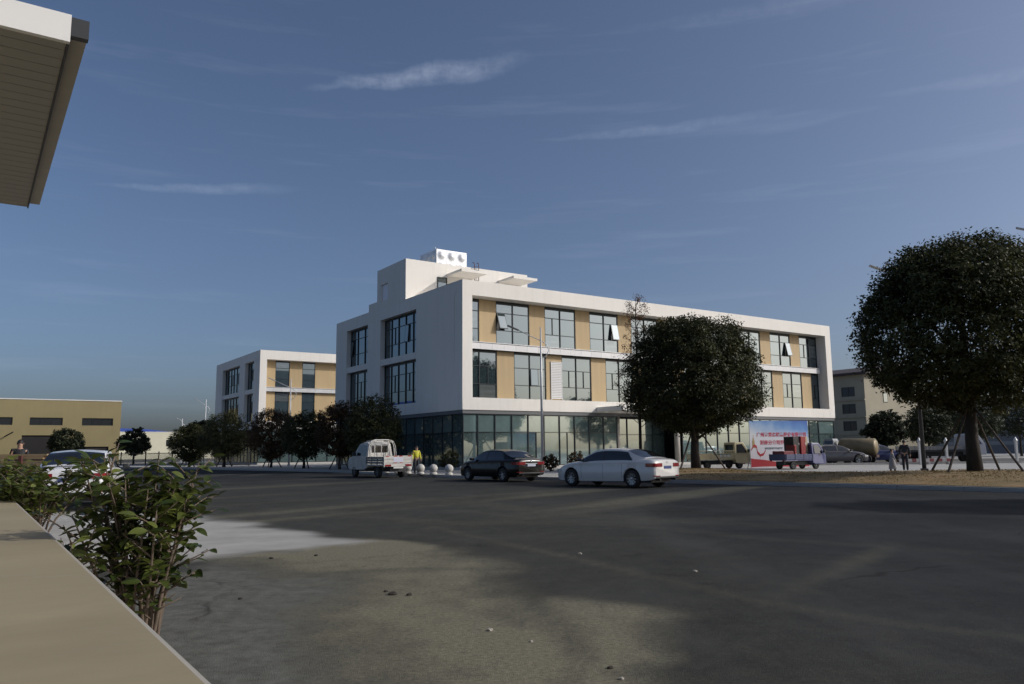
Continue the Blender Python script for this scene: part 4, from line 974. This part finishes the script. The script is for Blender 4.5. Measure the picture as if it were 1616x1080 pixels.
for s in (-1, 1): MB().box(1.3, 1.42, s * .84 if s > 0 else -1.02, 1.02 if s > 0 else -.84, 1.2, 1.42).build('mirror', DARK, t, bevel=.01)
# cab-over mini trucks
def mini_truck(label, loc, heading, paint, L=4.3, rails=True, boardmt=None):
    t = thing('mini_truck', label, 'truck', loc, hdg(heading)); f = L / 2
    prof = [(f - 1.30, .45), (f - 1.30, 1.78), (f - 1.22, 1.86), (f - .62, 1.86), (f - .5, 1.80), (f - .12, 1.12), (f - .02, .95), (f, .45), (f - .2, .36), (f - 1.1, .36)]
    cab(t, prof, .78, 1.1, 1.86, paint, [[(f - 1.12, 1.12), (f - 1.12, 1.70), (f - .68, 1.74), (f - .30, 1.12)]], .11)
    MB().prism([(f - .47, 1.73), (f - .17, 1.18), (f - .15, 1.19), (f - .45, 1.745)], lambda x, z: .62, lambda x, z: -.62).build('windscreen', CGLASS, t)
    MB().box(f - 1.315, f - 1.298, -.5, .5, 1.3, 1.7).build('rear_window', CGLASS, t)
    MB().box(-f, f - 1.36, -.78, .78, .62, .70).build('bed_floor', paint, t)
    dropside(t, -f, f - 1.36, .80, .72, 1.08, boardmt or paint)
    tg = bpy.data.objects.new('tailgate', None); COL.objects.link(tg); tg.parent = t
    for i in range(3): block('board', boardmt or paint, tg, -f - .06, -f - .02, -.8, .8, .68 + i * .135, .68 + i * .135 + .125)
    if rails:
        rl = MB()
        for s in (-1, 1):
            rl.tube([(-f + .05, s * .8, 1.08), (-f + .05, s * .8, 1.26), (f - 1.4, s * .8, 1.26), (f - 1.4, s * .8, 1.08)], .022, 6)
            for k in (.33, .66): rl.tube([(-f + (L - 1.4) * k, s * .8, 1.08), (-f + (L - 1.4) * k, s * .8, 1.26)], .018, 6)
        rl.build('side_rail', paint, t)
    for s in (-1, 1):
        block('tail_light', REDL, t, -f - .075, -f - .061, s * .62 - .1, s * .62 + .1, .58, .66); block('headlight', CLEARL, t, f - .012, f + .02, s * .58 - .12, s * .58 + .12, .62, .76)
        MB().box(f - .34, f - .24, s * .82 if s > 0 else -.98, .98 if s > 0 else -.82, 1.15, 1.36).build('mirror', DARK, t, bevel=.01)
    MB().box(-f + .2, f - .3, -.4, .4, .3, .58).build('chassis', DARK, t)
    lorry_wheels(t, [(-f + .75, .64), (-f + .75, -.64), (f - .95, .64), (f - .95, -.64)], .275, .18)
    return t
YEL = mat('pale yellow truck paint', (.60, .53, .34), .45, var=.06, vscale=3)
ty_ = mini_truck('pale yellow mini truck parked behind the middle tree', (13.3, 52.0, .12), 72, YEL); ty_.scale = (.9, .9, .9)
for x in (-.35, -.05, .25): block('painted_sign', mat('white lettering', (.7, .72, .74), .5), ty_, x - .1, x + .1, -.825, -.822, .84, 1.0)
block('painted_stripe', mat('green stripe', (.06, .16, .09), .5), ty_, -.9, .42, -.8245, -.821, .98, 1.03)
BLU = mat('blue truck paint', (.075, .085, .20), .4, coat=.3, var=.05)
tb_ = mini_truck('blue mini truck loaded with tall red cabinets before the banner', (17.3, 48.9, .12), 64, BLU, 3.9, False, mat('blue drop side', (.07, .09, .17), .5, var=.1)); tb_.scale = (.84, .84, .84)
# cargo on the blue truck
a_ = hdg(64)
def on_blue(x, y): x *= .84; y *= .84; return (17.3 + x * math.cos(a_) - y * math.sin(a_), 48.9 + x * math.sin(a_) + y * math.cos(a_), .715)
def cabinet(lb, x, y, wx, wy, h, c, nd=2):
    t = thing('cabinet', lb, 'cabinet', on_blue(x, y), a_); t.scale = (.84, .84, .9); MB().box(-wx / 2, wx / 2, -wy / 2, wy / 2, 0, h).build('case', c, t, bevel=.012)
    for i in range(nd):
        z0, z1 = .04 + (h - .08) * i / nd, .04 + (h - .08) * (i + 1) / nd - .02
        block('door', c, t, -wx / 2 + .03, wx / 2 - .03, -wy / 2 - .02, -wy / 2 - .002, z0, z1); block('handle', STEEL, t, wx / 2 - .1, wx / 2 - .07, -wy / 2 - .045, -wy / 2 - .022, z0 + .2, z0 + .34)
    return t
RC_ = mat('red lacquer cabinet', (.27, .016, .024), .3, coat=.4); DC = mat('dark cabinet', (.03, .028, .027), .5); BC = mat('beige cabinet', (.45, .37, .25), .6)
cabinet('tall dark cabinet standing in the blue truck bed', -.45, .1, .62, .9, 1.5, DC); cabinet('tall red lacquer cabinet next to the dark one on the blue truck', .12, .05, .5, 1.0, 1.52, RC_); cabinet('beige cabinet behind the blue truck cab', .52, .1, .26, .9, 1.5, BC, 1)
cabinet('low red chest at the tail of the blue truck bed', -1.35, 0, 1.1, 1.1, .55, mat('dull red chest', (.18, .022, .035), .4, coat=.3), 1); cabinet('small red cupboard in the blue truck below the tall ones', -.82, -.2, .2, .8, .95, RC_, 1)
# tanker and other vehicles in the background lane
tk = thing('tanker_truck', 'distant brass coloured tanker truck before the apartment block', 'truck', (27.3, 64.5, .13), hdg(-52)); tk.scale = (.82, .82, .82)
cab(tk, [(1.6, .6), (1.6, 2.2), (1.7, 2.4), (2.5, 2.4), (2.75, 1.5), (2.8, .6)], .95, 1.4, 2.4, mat('dirty white cab', (.3, .31, .31), .5, var=.2), [[(1.75, 1.5), (1.75, 2.2), (2.4, 2.2), (2.6, 1.5)]])
BR = mat('brass tank', (.22, .175, .10), .5, metal=.2, var=.15, vscale=2)
MB().lathe([(.1, -2.2), (.6, -2.16), (.82, -2.0), (.85, 1.1), (.6, 1.3), (.1, 1.34)], 24, 'x', (0, 0, 1.55)).build('tank', BR, tk, True)
MB().box(-2.2, 2.2, -.5, .5, .55, .8).build('chassis', mat('rust brown', (.09, .05, .035), .8), tk); lorry_wheels(tk, [(-1.4, .8), (-1.4, -.8), (2.1, .8), (2.1, -.8)], .42, .25)
t = thing('flatbed_lorry', 'distant pale flatbed lorry parked behind the big tree trunk', 'truck', (33.4, 62.5, .13), hdg(93))
cab(t, [(1.3, .6), (1.3, 2.1), (1.4, 2.2), (2.3, 2.2), (2.75, 1.4), (2.8, .6)], .95, 1.3, 2.2, mat('pale cab', (.45, .46, .50), .45), [[(1.5, 1.4), (1.5, 2.05), (2.2, 2.05), (2.5, 1.4)]])
MB().box(-3.2, 1.2, -.95, .95, .85, 1.0).build('bed_floor', DARK, t); dropside(t, -3.2, 1.2, .97, 1.02, 1.3, mat('grey bed board', (.22, .22, .22), .7)); MB().box(-3, 2.4, -.4, .4, .5, .84).build('chassis', DARK, t)
lorry_wheels(t, [(-2.0, .8), (-2.0, -.8), (1.9, .8), (1.9, -.8)], .4, .25)
sedan('distant dark car parked right of the office block end', (24.5, 61.5, .13), 84, mat('grey car paint', (.05, .05, .06), .3, coat=.5), None, 5)
sedan('distant blue car beside the tanker truck', (30.0, 66.5, .13), 86, mat('blue car paint', (.03, .04, .12), .3, coat=.5), None, 5)

# red and white barriers
RW = [mat('barrier white', (.45, .43, .42), .6), mat('barrier red', (.24, .07, .07), .6)]
for i in range(2):
    t = thing('barrier', ['striped red and white road barrier left of the pale lorry', 'striped red and white road barrier nearest the pale lorry'][i], 'barrier', (28.3 + i * 1.9, 57.2 + i * .1, .12), 0, 'striped barriers')
    for k in range(6): block('stripe', RW[k % 2], t, -.9 + k * .3, -.9 + (k + 1) * .3 - .006, -.04, .04, .2, .42)
    for x in (-.7, .7): block('leg', RW[0], t, x - .05, x + .05, -.2, .2, 0, .19)
# pale garden lamp columns
for (x, y, lb) in ((28.6, 56.6, 'pale garden lamp column behind the small walking figure'), (36.9, 59.0, 'pale garden lamp column right of the big tree'), (31.5, 58.5, 'pale garden lamp column left of the lorry cab')):
    t = thing('garden_lamp', lb, 'lamp', (x, y, .12), 0, 'garden lamp columns'); MB().box(-.08, .08, -.08, .08, 0, 1.6).build('column', GALV, t, bevel=.02); MB().lathe([(.12, 1.6), (.15, 1.65), (.08, 1.78), (.02, 1.9)], 12).build('cap', GALV, t)
# ------------------------------------------------------------------ banner
bn = thing('event_banner', 'large printed event banner with red lettering and blue sky by the blue truck', 'banner', (14.85, 50.35, .12), math.atan2(1.35, 4.3))
BWd, BH = 4.35, 3.0
def banner_mat():
    mt = bpy.data.materials.new('printed banner'); mt.use_nodes = True; t = mt.node_tree; b = t.nodes['Principled BSDF']; L = t.links; b.inputs['Roughness'].default_value = .5
    tx = t.nodes.new('ShaderNodeTexCoord'); sp = t.nodes.new('ShaderNodeSeparateXYZ'); L.new(tx.outputs['Object'], sp.inputs[0])
    n = t.nodes.new('ShaderNodeTexNoise'); n.inputs['Scale'].default_value = 1.1; n.inputs['Detail'].default_value = 4; L.new(tx.outputs['Object'], n.inputs['Vector'])
    ad = t.nodes.new('ShaderNodeMath'); ad.operation = 'MULTIPLY_ADD'; ad.inputs[1].default_value = .9; L.new(n.outputs['Fac'], ad.inputs[0]); L.new(sp.outputs[2], ad.inputs[2])
    a2 = t.nodes.new('ShaderNodeMath'); a2.operation = 'MULTIPLY_ADD'; a2.inputs[1].default_value = .16; L.new(sp.outputs[0], a2.inputs[0]); L.new(ad.outputs[0], a2.inputs[2])
    rp = t.nodes.new('ShaderNodeValToRGB'); mr = t.nodes.new('ShaderNodeMapRange'); mr.inputs[1].default_value = 0; mr.inputs[2].default_value = 4.0; L.new(a2.outputs[0], mr.inputs[0]); L.new(mr.outputs[0], rp.inputs[0])
    cr = rp.color_ramp; cr.elements[0].position = .15; cr.elements[0].color = (.66, .58, .63, 1); cr.elements[1].position = 1; cr.elements[1].color = (.06, .16, .48, 1)
    for p, c in ((.35, (.68, .65, .69, 1)), (.66, (.68, .70, .74, 1)), (.80, (.36, .50, .70, 1)), (.90, (.13, .29, .60, 1))):
        e = cr.elements.new(p); e.color = c
    L.new(rp.outputs[0], b.inputs['Base Color']); return mt
MB().box(0, BWd, 0, .03, .05, BH).build('printed_sheet', banner_mat(), bn)
RIB = mat('red ribbon print', (.42, .03, .04), .5)
rb = MB(); n = 40
for i in range(n + 1):
    f = i / n; x = .02 + f * (BWd - .05); zt = .66 - .46 * f ** .7 + .05 * math.sin(f * 7); zb_ = .10 + .05 * math.sin(f * 5) * (1 - f); zt = max(zt, zb_ + .1)
    rb.v += [(x, -.004, zb_), (x, -.004, zt)]
for i in range(n): rb.f.append((2 * i, 2 * i + 2, 2 * i + 3, 2 * i + 1))
rb.build('ribbon_print', RIB, bn)
r2 = MB(); pth = [(.05, 1.15), (.25, 1.45), (.45, 1.35), (.5, 1.0), (.7, .82), (.95, .9), (1.1, 1.15)]
for i, (x, z) in enumerate(pth): r2.v += [(x, -.006, z - .07), (x + .03, -.006, z + .09)]
for i in range(len(pth) - 1): r2.f.append((2 * i, 2 * i + 2, 2 * i + 3, 2 * i + 1))
r2.build('ribbon_print', RIB, bn)
tw = MB()
for (x0, x1, z0, z1) in ((.16, .34, 1.3, 1.75), (.20, .30, 1.75, 1.9), (.235, .265, 1.9, 2.1)): tw.box(x0, x1, -.0045, -.001, z0, z1)
tw.build('tower_print', mat('gold print', (.40, .30, .12), .5), bn)
def text(s, size, loc, mt, parent, nm='lettering', rot=(math.pi / 2, 0, 0)):
    cu = bpy.data.curves.new(nm, 'FONT'); cu.body = s; cu.size = size; cu.align_x = 'LEFT'; cu.fill_mode = 'FRONT' if hasattr(cu, 'fill_mode') and cu.dimensions == '2D' else cu.fill_mode
    cu.extrude = .002; cu.offset = .008
    o = bpy.data.objects.new(nm, cu); COL.objects.link(o); dg = bpy.context.evaluated_depsgraph_get(); me = bpy.data.meshes.new_from_object(o.evaluated_get(dg)); bpy.data.objects.remove(o)
    me.materials.clear(); me.materials.append(mt); ob = link(nm, me, parent); ob.location = loc; ob.rotation_euler = rot; return ob
REDP = mat('red print', (.50, .05, .09), .5)
text('广州市景态税集股份有限公司', .285, (.50, -.006, 2.02), REDP, bn)
text('湖南分公司乔迁仪式', .30, (.72, -.006, 1.52), REDP, bn)
text('中国·湖南长沙经济开发区', .12, (1.05, -.006, 1.22), mat('grey print', (.18, .22, .28), .5), bn)
for x in (.02, BWd - .06): MB().box(x, x + .04, .035, .075, -.12 + .12, BH).build('frame_post', GALV, bn)
for x in (.6, 3.8): MB().bar((x, .06, BH * .7), (x, 1.3, .02), .04, .04).build('stay', GALV, bn)

# ------------------------------------------------------------------ people
def skin_mesh(name, verts, edges, radii, mt, parent, sub=2, root=0):
    me = bpy.data.meshes.new(name); me.from_pydata(verts, edges, []); o = link(name, me, parent); me.materials.append(mt)
    md = o.modifiers.new('skin', 'SKIN'); md.use_smooth_shade = True
    ob = o.data
    if not ob.skin_vertices:
        pass
    for i, sv in enumerate(ob.skin_vertices[0].data if ob.skin_vertices else []):
        rr = radii[i]; sv.radius = (rr, rr) if not isinstance(rr, tuple) else rr; sv.use_root = (i == root)
    s = o.modifiers.new('sub', 'SUBSURF'); s.levels = sub; s.render_levels = sub; return o
def person(label, loc, facing, h=1.7, coat=None, legs=None, coat_len=.95, step=.12, arm=((.02, .05), (.02, .05)), hairlen=0, shoes=BLACKM, bag=None):
    t = thing('person', label, 'person', loc, hdg(facing)); k = h / 1.75
    def K(p): return (p[0] * k, p[1] * k, p[2] * k)
    # x forward, y left
    J = {'pelvis': (0, 0, .95), 'spine': (0, 0, 1.12), 'chest': (.0, 0, 1.33), 'neck': (.0, 0, 1.50), 'head0': (.02, 0, 1.58), 'head1': (.02, 0, 1.70)}
    V = [J[n] for n in ('pelvis', 'spine', 'chest', 'neck', 'head0', 'head1')]; E = [(i, i + 1) for i in range(5)]; Rr = [.135, .125, .14, .055, .085, .085]
    arms = []
    for s, (fx, out) in ((1, arm[0]), (-1, arm[1])):
        b0 = len(V); sh_ = (0, s * .19, 1.43); el_ = (fx * .5 - .03, s * (.24 + out * .5), 1.16); wr = (fx + .05, s * (.23 + out), .92); hd = (fx + .07, s * (.23 + out), .84)
        V += [sh_, el_, wr, hd]; E += [(2, b0), (b0, b0 + 1), (b0 + 1, b0 + 2), (b0 + 2, b0 + 3)]; Rr += [.06, .045, .03, .028]; arms.append((sh_, el_, wr, hd))
        for fi in range(5):
            q = len(V); dy = (fi - 2) * .013; V += [(hd[0] + (.02 if fi == 0 else 0) + dy, hd[1] + s * .002, hd[2] - .035), (hd[0] + (.03 if fi == 0 else .012) + dy * 1.2, hd[1] - s * .012, hd[2] - (.05 if fi == 0 else .085 - abs(fi - 2) * .008))]
            E += [(b0 + 3, q), (q, q + 1)]; Rr += [.009, .007]
    lg = []
    for s, st in ((1, step), (-1, -step)):
        b0 = len(V); hip = (0, s * .09, .90); kn = (st * .6 + .03, s * .10, .50); an = (st, s * .10, .09); toe = (st + .16, s * .115, .03)
        V += [hip, kn, an, toe]; E += [(0, b0), (b0, b0 + 1), (b0 + 1, b0 + 2), (b0 + 2, b0 + 3)]; Rr += [.085, .058, .04, .035]; lg.append((hip, kn, an, toe))
    skin_mesh('body', [K(v) for v in V], E, [r_ * k for r_ in Rr], SKIN, t, 2)
    V = [(0, 0, .98), (0, 0, 1.15), (0, 0, 1.34), (0, 0, 1.47)]; E = [(0, 1), (1, 2), (2, 3)]; Rr = [.165, .16, .165, .085]
    for (a, e, w_, hd) in arms: b0 = len(V); V += [a, e, w_]; E += [(2, b0), (b0, b0 + 1), (b0 + 1, b0 + 2)]; Rr += [.085, .065, .05]
    skin_mesh('jacket', [K(v) for v in V], E, [r_ * k for r_ in Rr], coat, t, 2)
    if coat_len > .9: pass
    else:
        MB().lathe([(.17 * k, 1.12 * k), (.19 * k, .98 * k), (.235 * k, .7 * k), (.27 * k, coat_len * k * .6)], 18).build('coat_skirt', coat, t, True)
    for (hp_, kn, an, toe) in lg:
        MB().tube([K((hp_[0], hp_[1], .96)), K(kn), K((an[0], an[1], .08))], [.105 * k, .078 * k, .062 * k], 12).build('trouser_leg', legs, t, True)
        MB().tube([K((an[0] - .06, an[1], .045)), K((an[0] + .05, an[1], .055)), K((toe[0] + .03, toe[1], .035))], [.045 * k, .05 * k, .03 * k], 10).build('shoe', shoes, t, True)
    hr = MB(); hr.lathe([(.01, .125)] + [(.105 * math.cos(R(a)) * 1.0, .118 * math.sin(R(a))) for a in range(80, -30 - int(hairlen * 40), -10)], 16); ho = hr.build('hair', HAIR, t, True); ho.location = K((-.012, 0, 1.675)); ho.scale = (k, k * .92, k); ho.rotation_euler = (0, R(-14), 0)
    MB().lathe([(.004, .028), (.016, .0), (.01, -.012)], 8).build('nose', SKIN, t, True).location = K((.118, 0, 1.645))
    for s in (-1, 1):
        MB().lathe([(.002, -.01), (.011, 0), (.002, .01)], 8).build('eye', BLACKM, t, True).location = K((.098, s * .035, 1.675)); MB().lathe([(.004, -.03), (.02, 0), (.004, .03)], 8).build('ear', SKIN, t, True).location = K((.015, s * .095, 1.65))
    block('mouth', mat('lips', (.25, .09, .08), .5), t, .098 * k, .106 * k, -.022 * k, .022 * k, 1.606 * k, 1.614 * k)
    return t
NAVY = mat('dark trousers', (.02, .022, .028), .8)
person('person in a yellow jacket standing behind the flatbed truck tail', (-5.75, 47.8, .12), 150, 1.60, mat('hi-vis yellow jacket', (.55, .52, .03), .6, var=.1), NAVY, 1, .05)
person('small figure in a wide grey coat walking across the plaza edge', (18.9, 40.2, .13), 100, 1.16, mat('grey coat', (.26, .25, .255), .8, var=.1), NAVY, .45, .2, ((.15, .08), (.12, .1)), 1)
person('person in dark clothes standing just behind the small walking figure', (21.4, 44.0, .12), 30, 1.62, mat('black jacket', (.018, .018, .022), .7), NAVY, 1, .08)
person('person in a black jacket behind the timber stack at the left edge', (-17.2, 28.0, .1), 150, 1.84, mat('black winter jacket', (.012, .012, .014), .7), NAVY, 1, .05)

# timber stack on a red steel trailer at far left
TIM = mat('sawn timber', (.36, .25, .13), .75, var=.25, vscale=2, stretch=(.4, 6, 6), objvar=.2)
tl = thing('timber_trailer', 'red steel trailer carrying the boards at the left edge', 'trailer', (-17.6, 26.2, 0), R(2))
fr = MB().box(-4, 2.6, -.9, -.8, .85, .98); fr.box(-4, 2.6, .8, .9, .85, .98)
for i in range(5): fr.box(-3.9 + i * 1.55, -3.8 + i * 1.55, -.8, .8, .86, .97)
fr.build('frame', mat('rusty red steel', (.10, .03, .025), .75, var=.3), tl)
for x in (-3.4, -.6, 2.0):
    for s in (-1, 1): MB().box(x - .05, x + .05, s * .86 - .04, s * .86 + .04, .0, 1.42).build('post', MATS['rusty red steel'], tl)
lorry_wheels(tl, [(-2.6, .7), (-2.6, -.7), (1.0, .7), (1.0, -.7)], .38, .22)
bd = thing('timber_stack', 'stack of pale sawn boards lying on the red trailer at the left edge', 'timber', (-17.6, 26.2, .99), R(2)); q = random.Random(9)
for j in range(5):
    for i in range(5):
        o = block('board', TIM, bd, -4.1 + q.uniform(-.2, .2), 2.9 + q.uniform(-.4, .2), -.74 + i * .3, -.74 + i * .3 + .285, j * .105, j * .105 + (.06 if j % 2 == 0 else .10))
# perimeter fence far left
pf = thing('perimeter_fence', 'dark iron railing fence far off below the pale factory', 'fence', (-48, 100, 0), R(-38))
pb = MB()
for z in (.25, 1.5): pb.box(-26, 26, -.02, .02, z, z + .05)
pb.build('rail', BLACKM, pf)
for i in range(18): MB().box(-26 + i * 3.05, -25.9 + i * 3.05, -.05, .05, 0, 1.75).build('post', BLACKM, pf)
pk = MB()
for i in range(340): x = -25.9 + i * .152; pk.box(x, x + .022, -.01, .01, .1, 1.62)
o = pk.build('picket', BLACKM, pf); o['kind'] = 'stuff'
# ------------------------------------------------------------------ camera side: porch, canopy, bushes
WALLZ = 1.10
def UV(u, v, z=0): p = UD * u + VD * v; return (p.x, p.y, z)
PORCH = mat('buff stone coping', (.325, .270, .165), .7, var=.13, vscale=1.3, bump=.1, bscale=30)
pr = thing('low_wall', 'broad buff stone topped low wall in the lower left corner', 'wall', (0, 0, 0), RZ_GRID)
MB().box(-3.6, .28, -3, 19, 0, WALLZ - .05).build('wall_core', mat('wall render', (.34, .32, .28), .8, var=.1), pr)
v_ = -3.0
while v_ < 19: block('coping_slab', PORCH, pr, -3.65, .298, v_ + .001, v_ + 1.999, WALLZ - .049, WALLZ); v_ += 2.0
v_ = -3.0
while v_ < 19: block('lit_edge_strip', mat('painted sunlit edge', (.42, .39, .33), .7, var=.12, vscale=4), pr, .300, .309, v_ + .001, v_ + 1.999, WALLZ - .055, WALLZ - .004); v_ += 2.0  # paler strip paints in the sun caught by the wall's chamfered edge
weather(PORCH, .45)
structure(MB().face([UV(.28, -3, .02), UV(1.15, -3, .02), UV(1.15, 19, .02), UV(.28, 19, .02)]).build('planting_bed', SOIL))
cp = thing('roof_canopy', 'roof canopy overhead at the top left with white fascia and ribbed soffit', 'canopy', (0, 0, 0), RZ_GRID)
CZ = 5.0; cu0, cu1, cv0, cv1 = -5.5, .50, 7.56, 13.2
ffm = MB().box(cu0, cu1 + .0, cv0 - .06, cv0 - .005, CZ - .03, CZ + .22); ffm.build('fascia', mat('white fascia', (.74, .73, .70), .6, var=.03, vscale=1), cp)
SOF = mat('soffit sheet', (.30, .285, .25), .6, var=.06, vscale=1.5)
v_ = cv0
while v_ < cv1 - .01:
    o = block('soffit_plank', SOF, cp, cu0, cu1 - .02, v_ + .005, min(v_ + .195, cv1), CZ, CZ + .03); v_ += .20
MB().box(cu0, cu1 - .02, cv0, cv1, CZ + .032, CZ + .20).build('roof_deck', DARK, cp)
MB().box(cu1 - .018, cu1 + .0, cv0, cv1, CZ - .02, CZ + .2).build('edge_strip', DARK, cp)
MB().box(cu1 + .002, cu1 + .13, cv0 + .02, cv1 - .1, CZ + .03, CZ + .10).build('gutter', mat('gutter sheet', (.36, .33, .28), .55, var=.08), cp)
MB().box(cu1 + .002, cu1 + .14, cv0 - .06, cv0 + .018, CZ + .03, CZ + .20).build('gutter_end', DARK, cp)
MB().box(cu0 - .3, cu0, -3, cv1 + .2, 0, CZ + 1.2).build('support_wall', mat('porch wall', (.5, .48, .44), .8, var=.06), cp)

LF = None
def leaf_mesh(mt):
    v = []; f = []; n = 5; L_ = 1.0
    for i in range(n + 1):
        s = i / n; wd = .30 * math.sin(math.pi * min(1, s * .96 + .03)) ** .75 * (1 - .25 * s); droop = -.16 * s * s
        v += [(s, -wd, droop + .30 * wd), (s, 0, droop), (s, wd, droop + .30 * wd)]
    for i in range(n):
        a = 3 * i; f += [(a, a + 3, a + 4, a + 1), (a + 1, a + 4, a + 5, a + 2)]
    me = bpy.data.meshes.new('leaf'); me.from_pydata(v, [], f); me.materials.append(mt); me.shade_smooth()
    at = me.attributes.new('tint', 'FLOAT', 'POINT'); at.data.foreach_set('value', np.full(len(v), .12, np.float32)); return me
LMES = [leaf_mesh(LEAFBUSH)]
for tv in (.02, .4):
    m2 = LMES[0].copy(); m2.attributes['tint'].data.foreach_set('value', np.full(len(m2.vertices), tv, np.float32)); LMES.append(m2)
BST = mat('bush stem', (.12, .088, .062), .8, var=.3, vscale=20)
def bush(label, u, v, nst, h, spread, nleaf, lsize, seed, dvs=1.0, cap=300, bot=.36, zb=.5):
    t = thing('bush', label, 'bush', UV(u, v, 0), RZ_GRID); r = random.Random(seed); nodes = []
    for i in range(nst):
        a = r.uniform(0, 2 * math.pi); b0 = Vector((r.uniform(-.05, .05), r.uniform(-.09, .09) * dvs, zb)); tip = Vector((math.cos(a) * spread * r.uniform(.2, 1), math.sin(a) * spread * r.uniform(.2, 1) * dvs, (h - zb) * r.uniform(.70, 1.0)))
        pts = [b0, b0.lerp(b0 + Vector((tip.x * .35, tip.y * .35, tip.z * .45)), 1), b0 + Vector((tip.x * .75, tip.y * .75, tip.z * .78)), b0 + tip]
        sm = MB().tube([Vector((b0.x * .5, b0.y * .5, -.05))] + pts, [.012, .009, .007, .0045, .002], 7); 
        for k in range(9):
            f = .30 + .70 * k / 9; seg = min(2, int(f * 3)); lt = f * 3 - seg; q0 = pts[seg].lerp(pts[seg + 1], lt); aa = r.uniform(0, 6.28); ln = r.uniform(.06, .17) * (1.15 - .3 * f)
            q1 = q0 + Vector((math.cos(aa) * ln, math.sin(aa) * ln, ln * r.uniform(.2, .9))); sm.tube([q0, q1], [.004, .002], 5)
            for s in range(5): nodes.append((q0.lerp(q1, .25 + .75 * s / 4), aa + (s % 2 - .5) * 2.2 + r.uniform(-.4, .4)))
        for s in range(10): nodes.append((pts[2].lerp(pts[3], .1 + .9 * s / 9), r.uniform(0, 6.28)))
        sm.build('stem', BST, t, True)
    nodes = [n for n in nodes if n[0].z > zb + (h - zb) * bot or r.random() < .22]; r.shuffle(nodes); nodes = nodes[:nleaf]
    # leaves nearest the viewer become pieces of their own, the inner rest is joined
    camv = Vector((0, 0, CAM_H)); Mx = Matrix.Rotation(RZ_GRID, 4, 'Z'); base = Vector(UV(u, v, 0))
    nodes.sort(key=lambda n: ((Mx @ n[0]) + base - camv).length)
    rest = MB(); tv = []
    src = LMES[0]; sv = [Vector(x.co) for x in src.vertices]; sf = [tuple(p.vertices) for p in src.polygons]
    for i, (p, a) in enumerate(nodes):
        sz = lsize * r.uniform(.65, 1.2); rot = (r.uniform(-.7, .7), r.uniform(-.75, .45), a)
        if i < cap:
            o = link('leaf', LMES[r.choice((0, 0, 1, 1, 2))], t); o.location = p; o.rotation_euler = rot; o.scale = (sz, sz, sz)
        else:
            mm = Matrix.LocRotScale(p, __import__('mathutils').Euler(rot), Vector((sz, sz, sz))); b0 = len(rest.v); rest.v += [tuple(mm @ x) for x in sv]; rest.f += [tuple(b0 + j for j in f) for f in sf]; tv += [r.choice((.02, .1, .25))] * len(sv)
    if rest.v:
        me = bpy.data.meshes.new('foliage'); me.from_pydata(rest.v, [], rest.f); me.materials.append(LEAFBUSH); me.shade_smooth(); at = me.attributes.new('tint', 'FLOAT', 'POINT'); at.data.foreach_set('value', np.array(tv, np.float32)); o = link('foliage', me, t); o['kind'] = 'stuff'
    return t
bush('glossy leaved bush with bare stems standing nearest behind the low wall', .62, 3.62, 26, 1.43, .26, 1250, .060, 5, .9, 300, .42)
bush('dark leafy bush with pale stems at the left frame side', .44, 6.9, 24, 1.31, .36, 950, .07, 7, 1.0, 300, .42, .75)
bush('leafy bush farthest along the low wall, cut by the left frame side', .46, 9.4, 20, 1.36, .45, 800, .08, 8, 1.0, 200, .35, .6)
bush('low yellow green tuft beside the low wall edge between two bushes', .44, 4.55, 9, 1.02, .10, 130, .04, 12, 1.3, 120, .3, .6)

# pebbles and clods lying on the road
sm_ = []
for k in range(3):
    bm = bmesh.new(); bmesh.ops.create_icosphere(bm, subdivisions=2, radius=1)
    for v in bm.verts: v.co *= 1 + .28 * math.sin(v.co.x * 4 + k) * math.cos(v.co.y * 5 + 2 * k); v.co.z *= .55
    me = bpy.data.meshes.new('pebble'); bm.to_mesh(me); bm.free(); me.materials.append([mat('dark clod', (.035, .03, .024), .95), mat('pale pebble', (.36, .33, .28), .9), mat('earth clod', (.12, .10, .07), .95)][k]); sm_.append(me)
pebs = [(-1.22, 8.25, .042, 0), (-1.05, 8.2, .032, 0), (-1.32, 8.42, .022, 0), (-2.7, 8.1, .022, 0), (-3.3, 11.1, .03, 0), (-2.75, 11.35, .028, 0), (.9, 11.2, .032, 1), (2.1, 9.55, .026, 1), (-.2, 6.6, .024, 1), (.12, 6.2, .017, 1), (.62, 5.45, .022, 0), (.66, 5.2, .018, 1)]
q = random.Random(2)
for (x, y, s, kx) in pebs:
    o = link('pebble', sm_[kx], None); o.location = (x, y, s * .25); o.scale = (s, s * q.uniform(.6, 1.2), s); o.rotation_euler = (0, 0, q.uniform(0, 6))
    tag(o, ['dark clod of earth lying on the dusty road', 'pale pebble lying on the dusty road', ''][kx], 'stone', ['dark clods on the road', 'pale pebbles on the road', ''][kx])
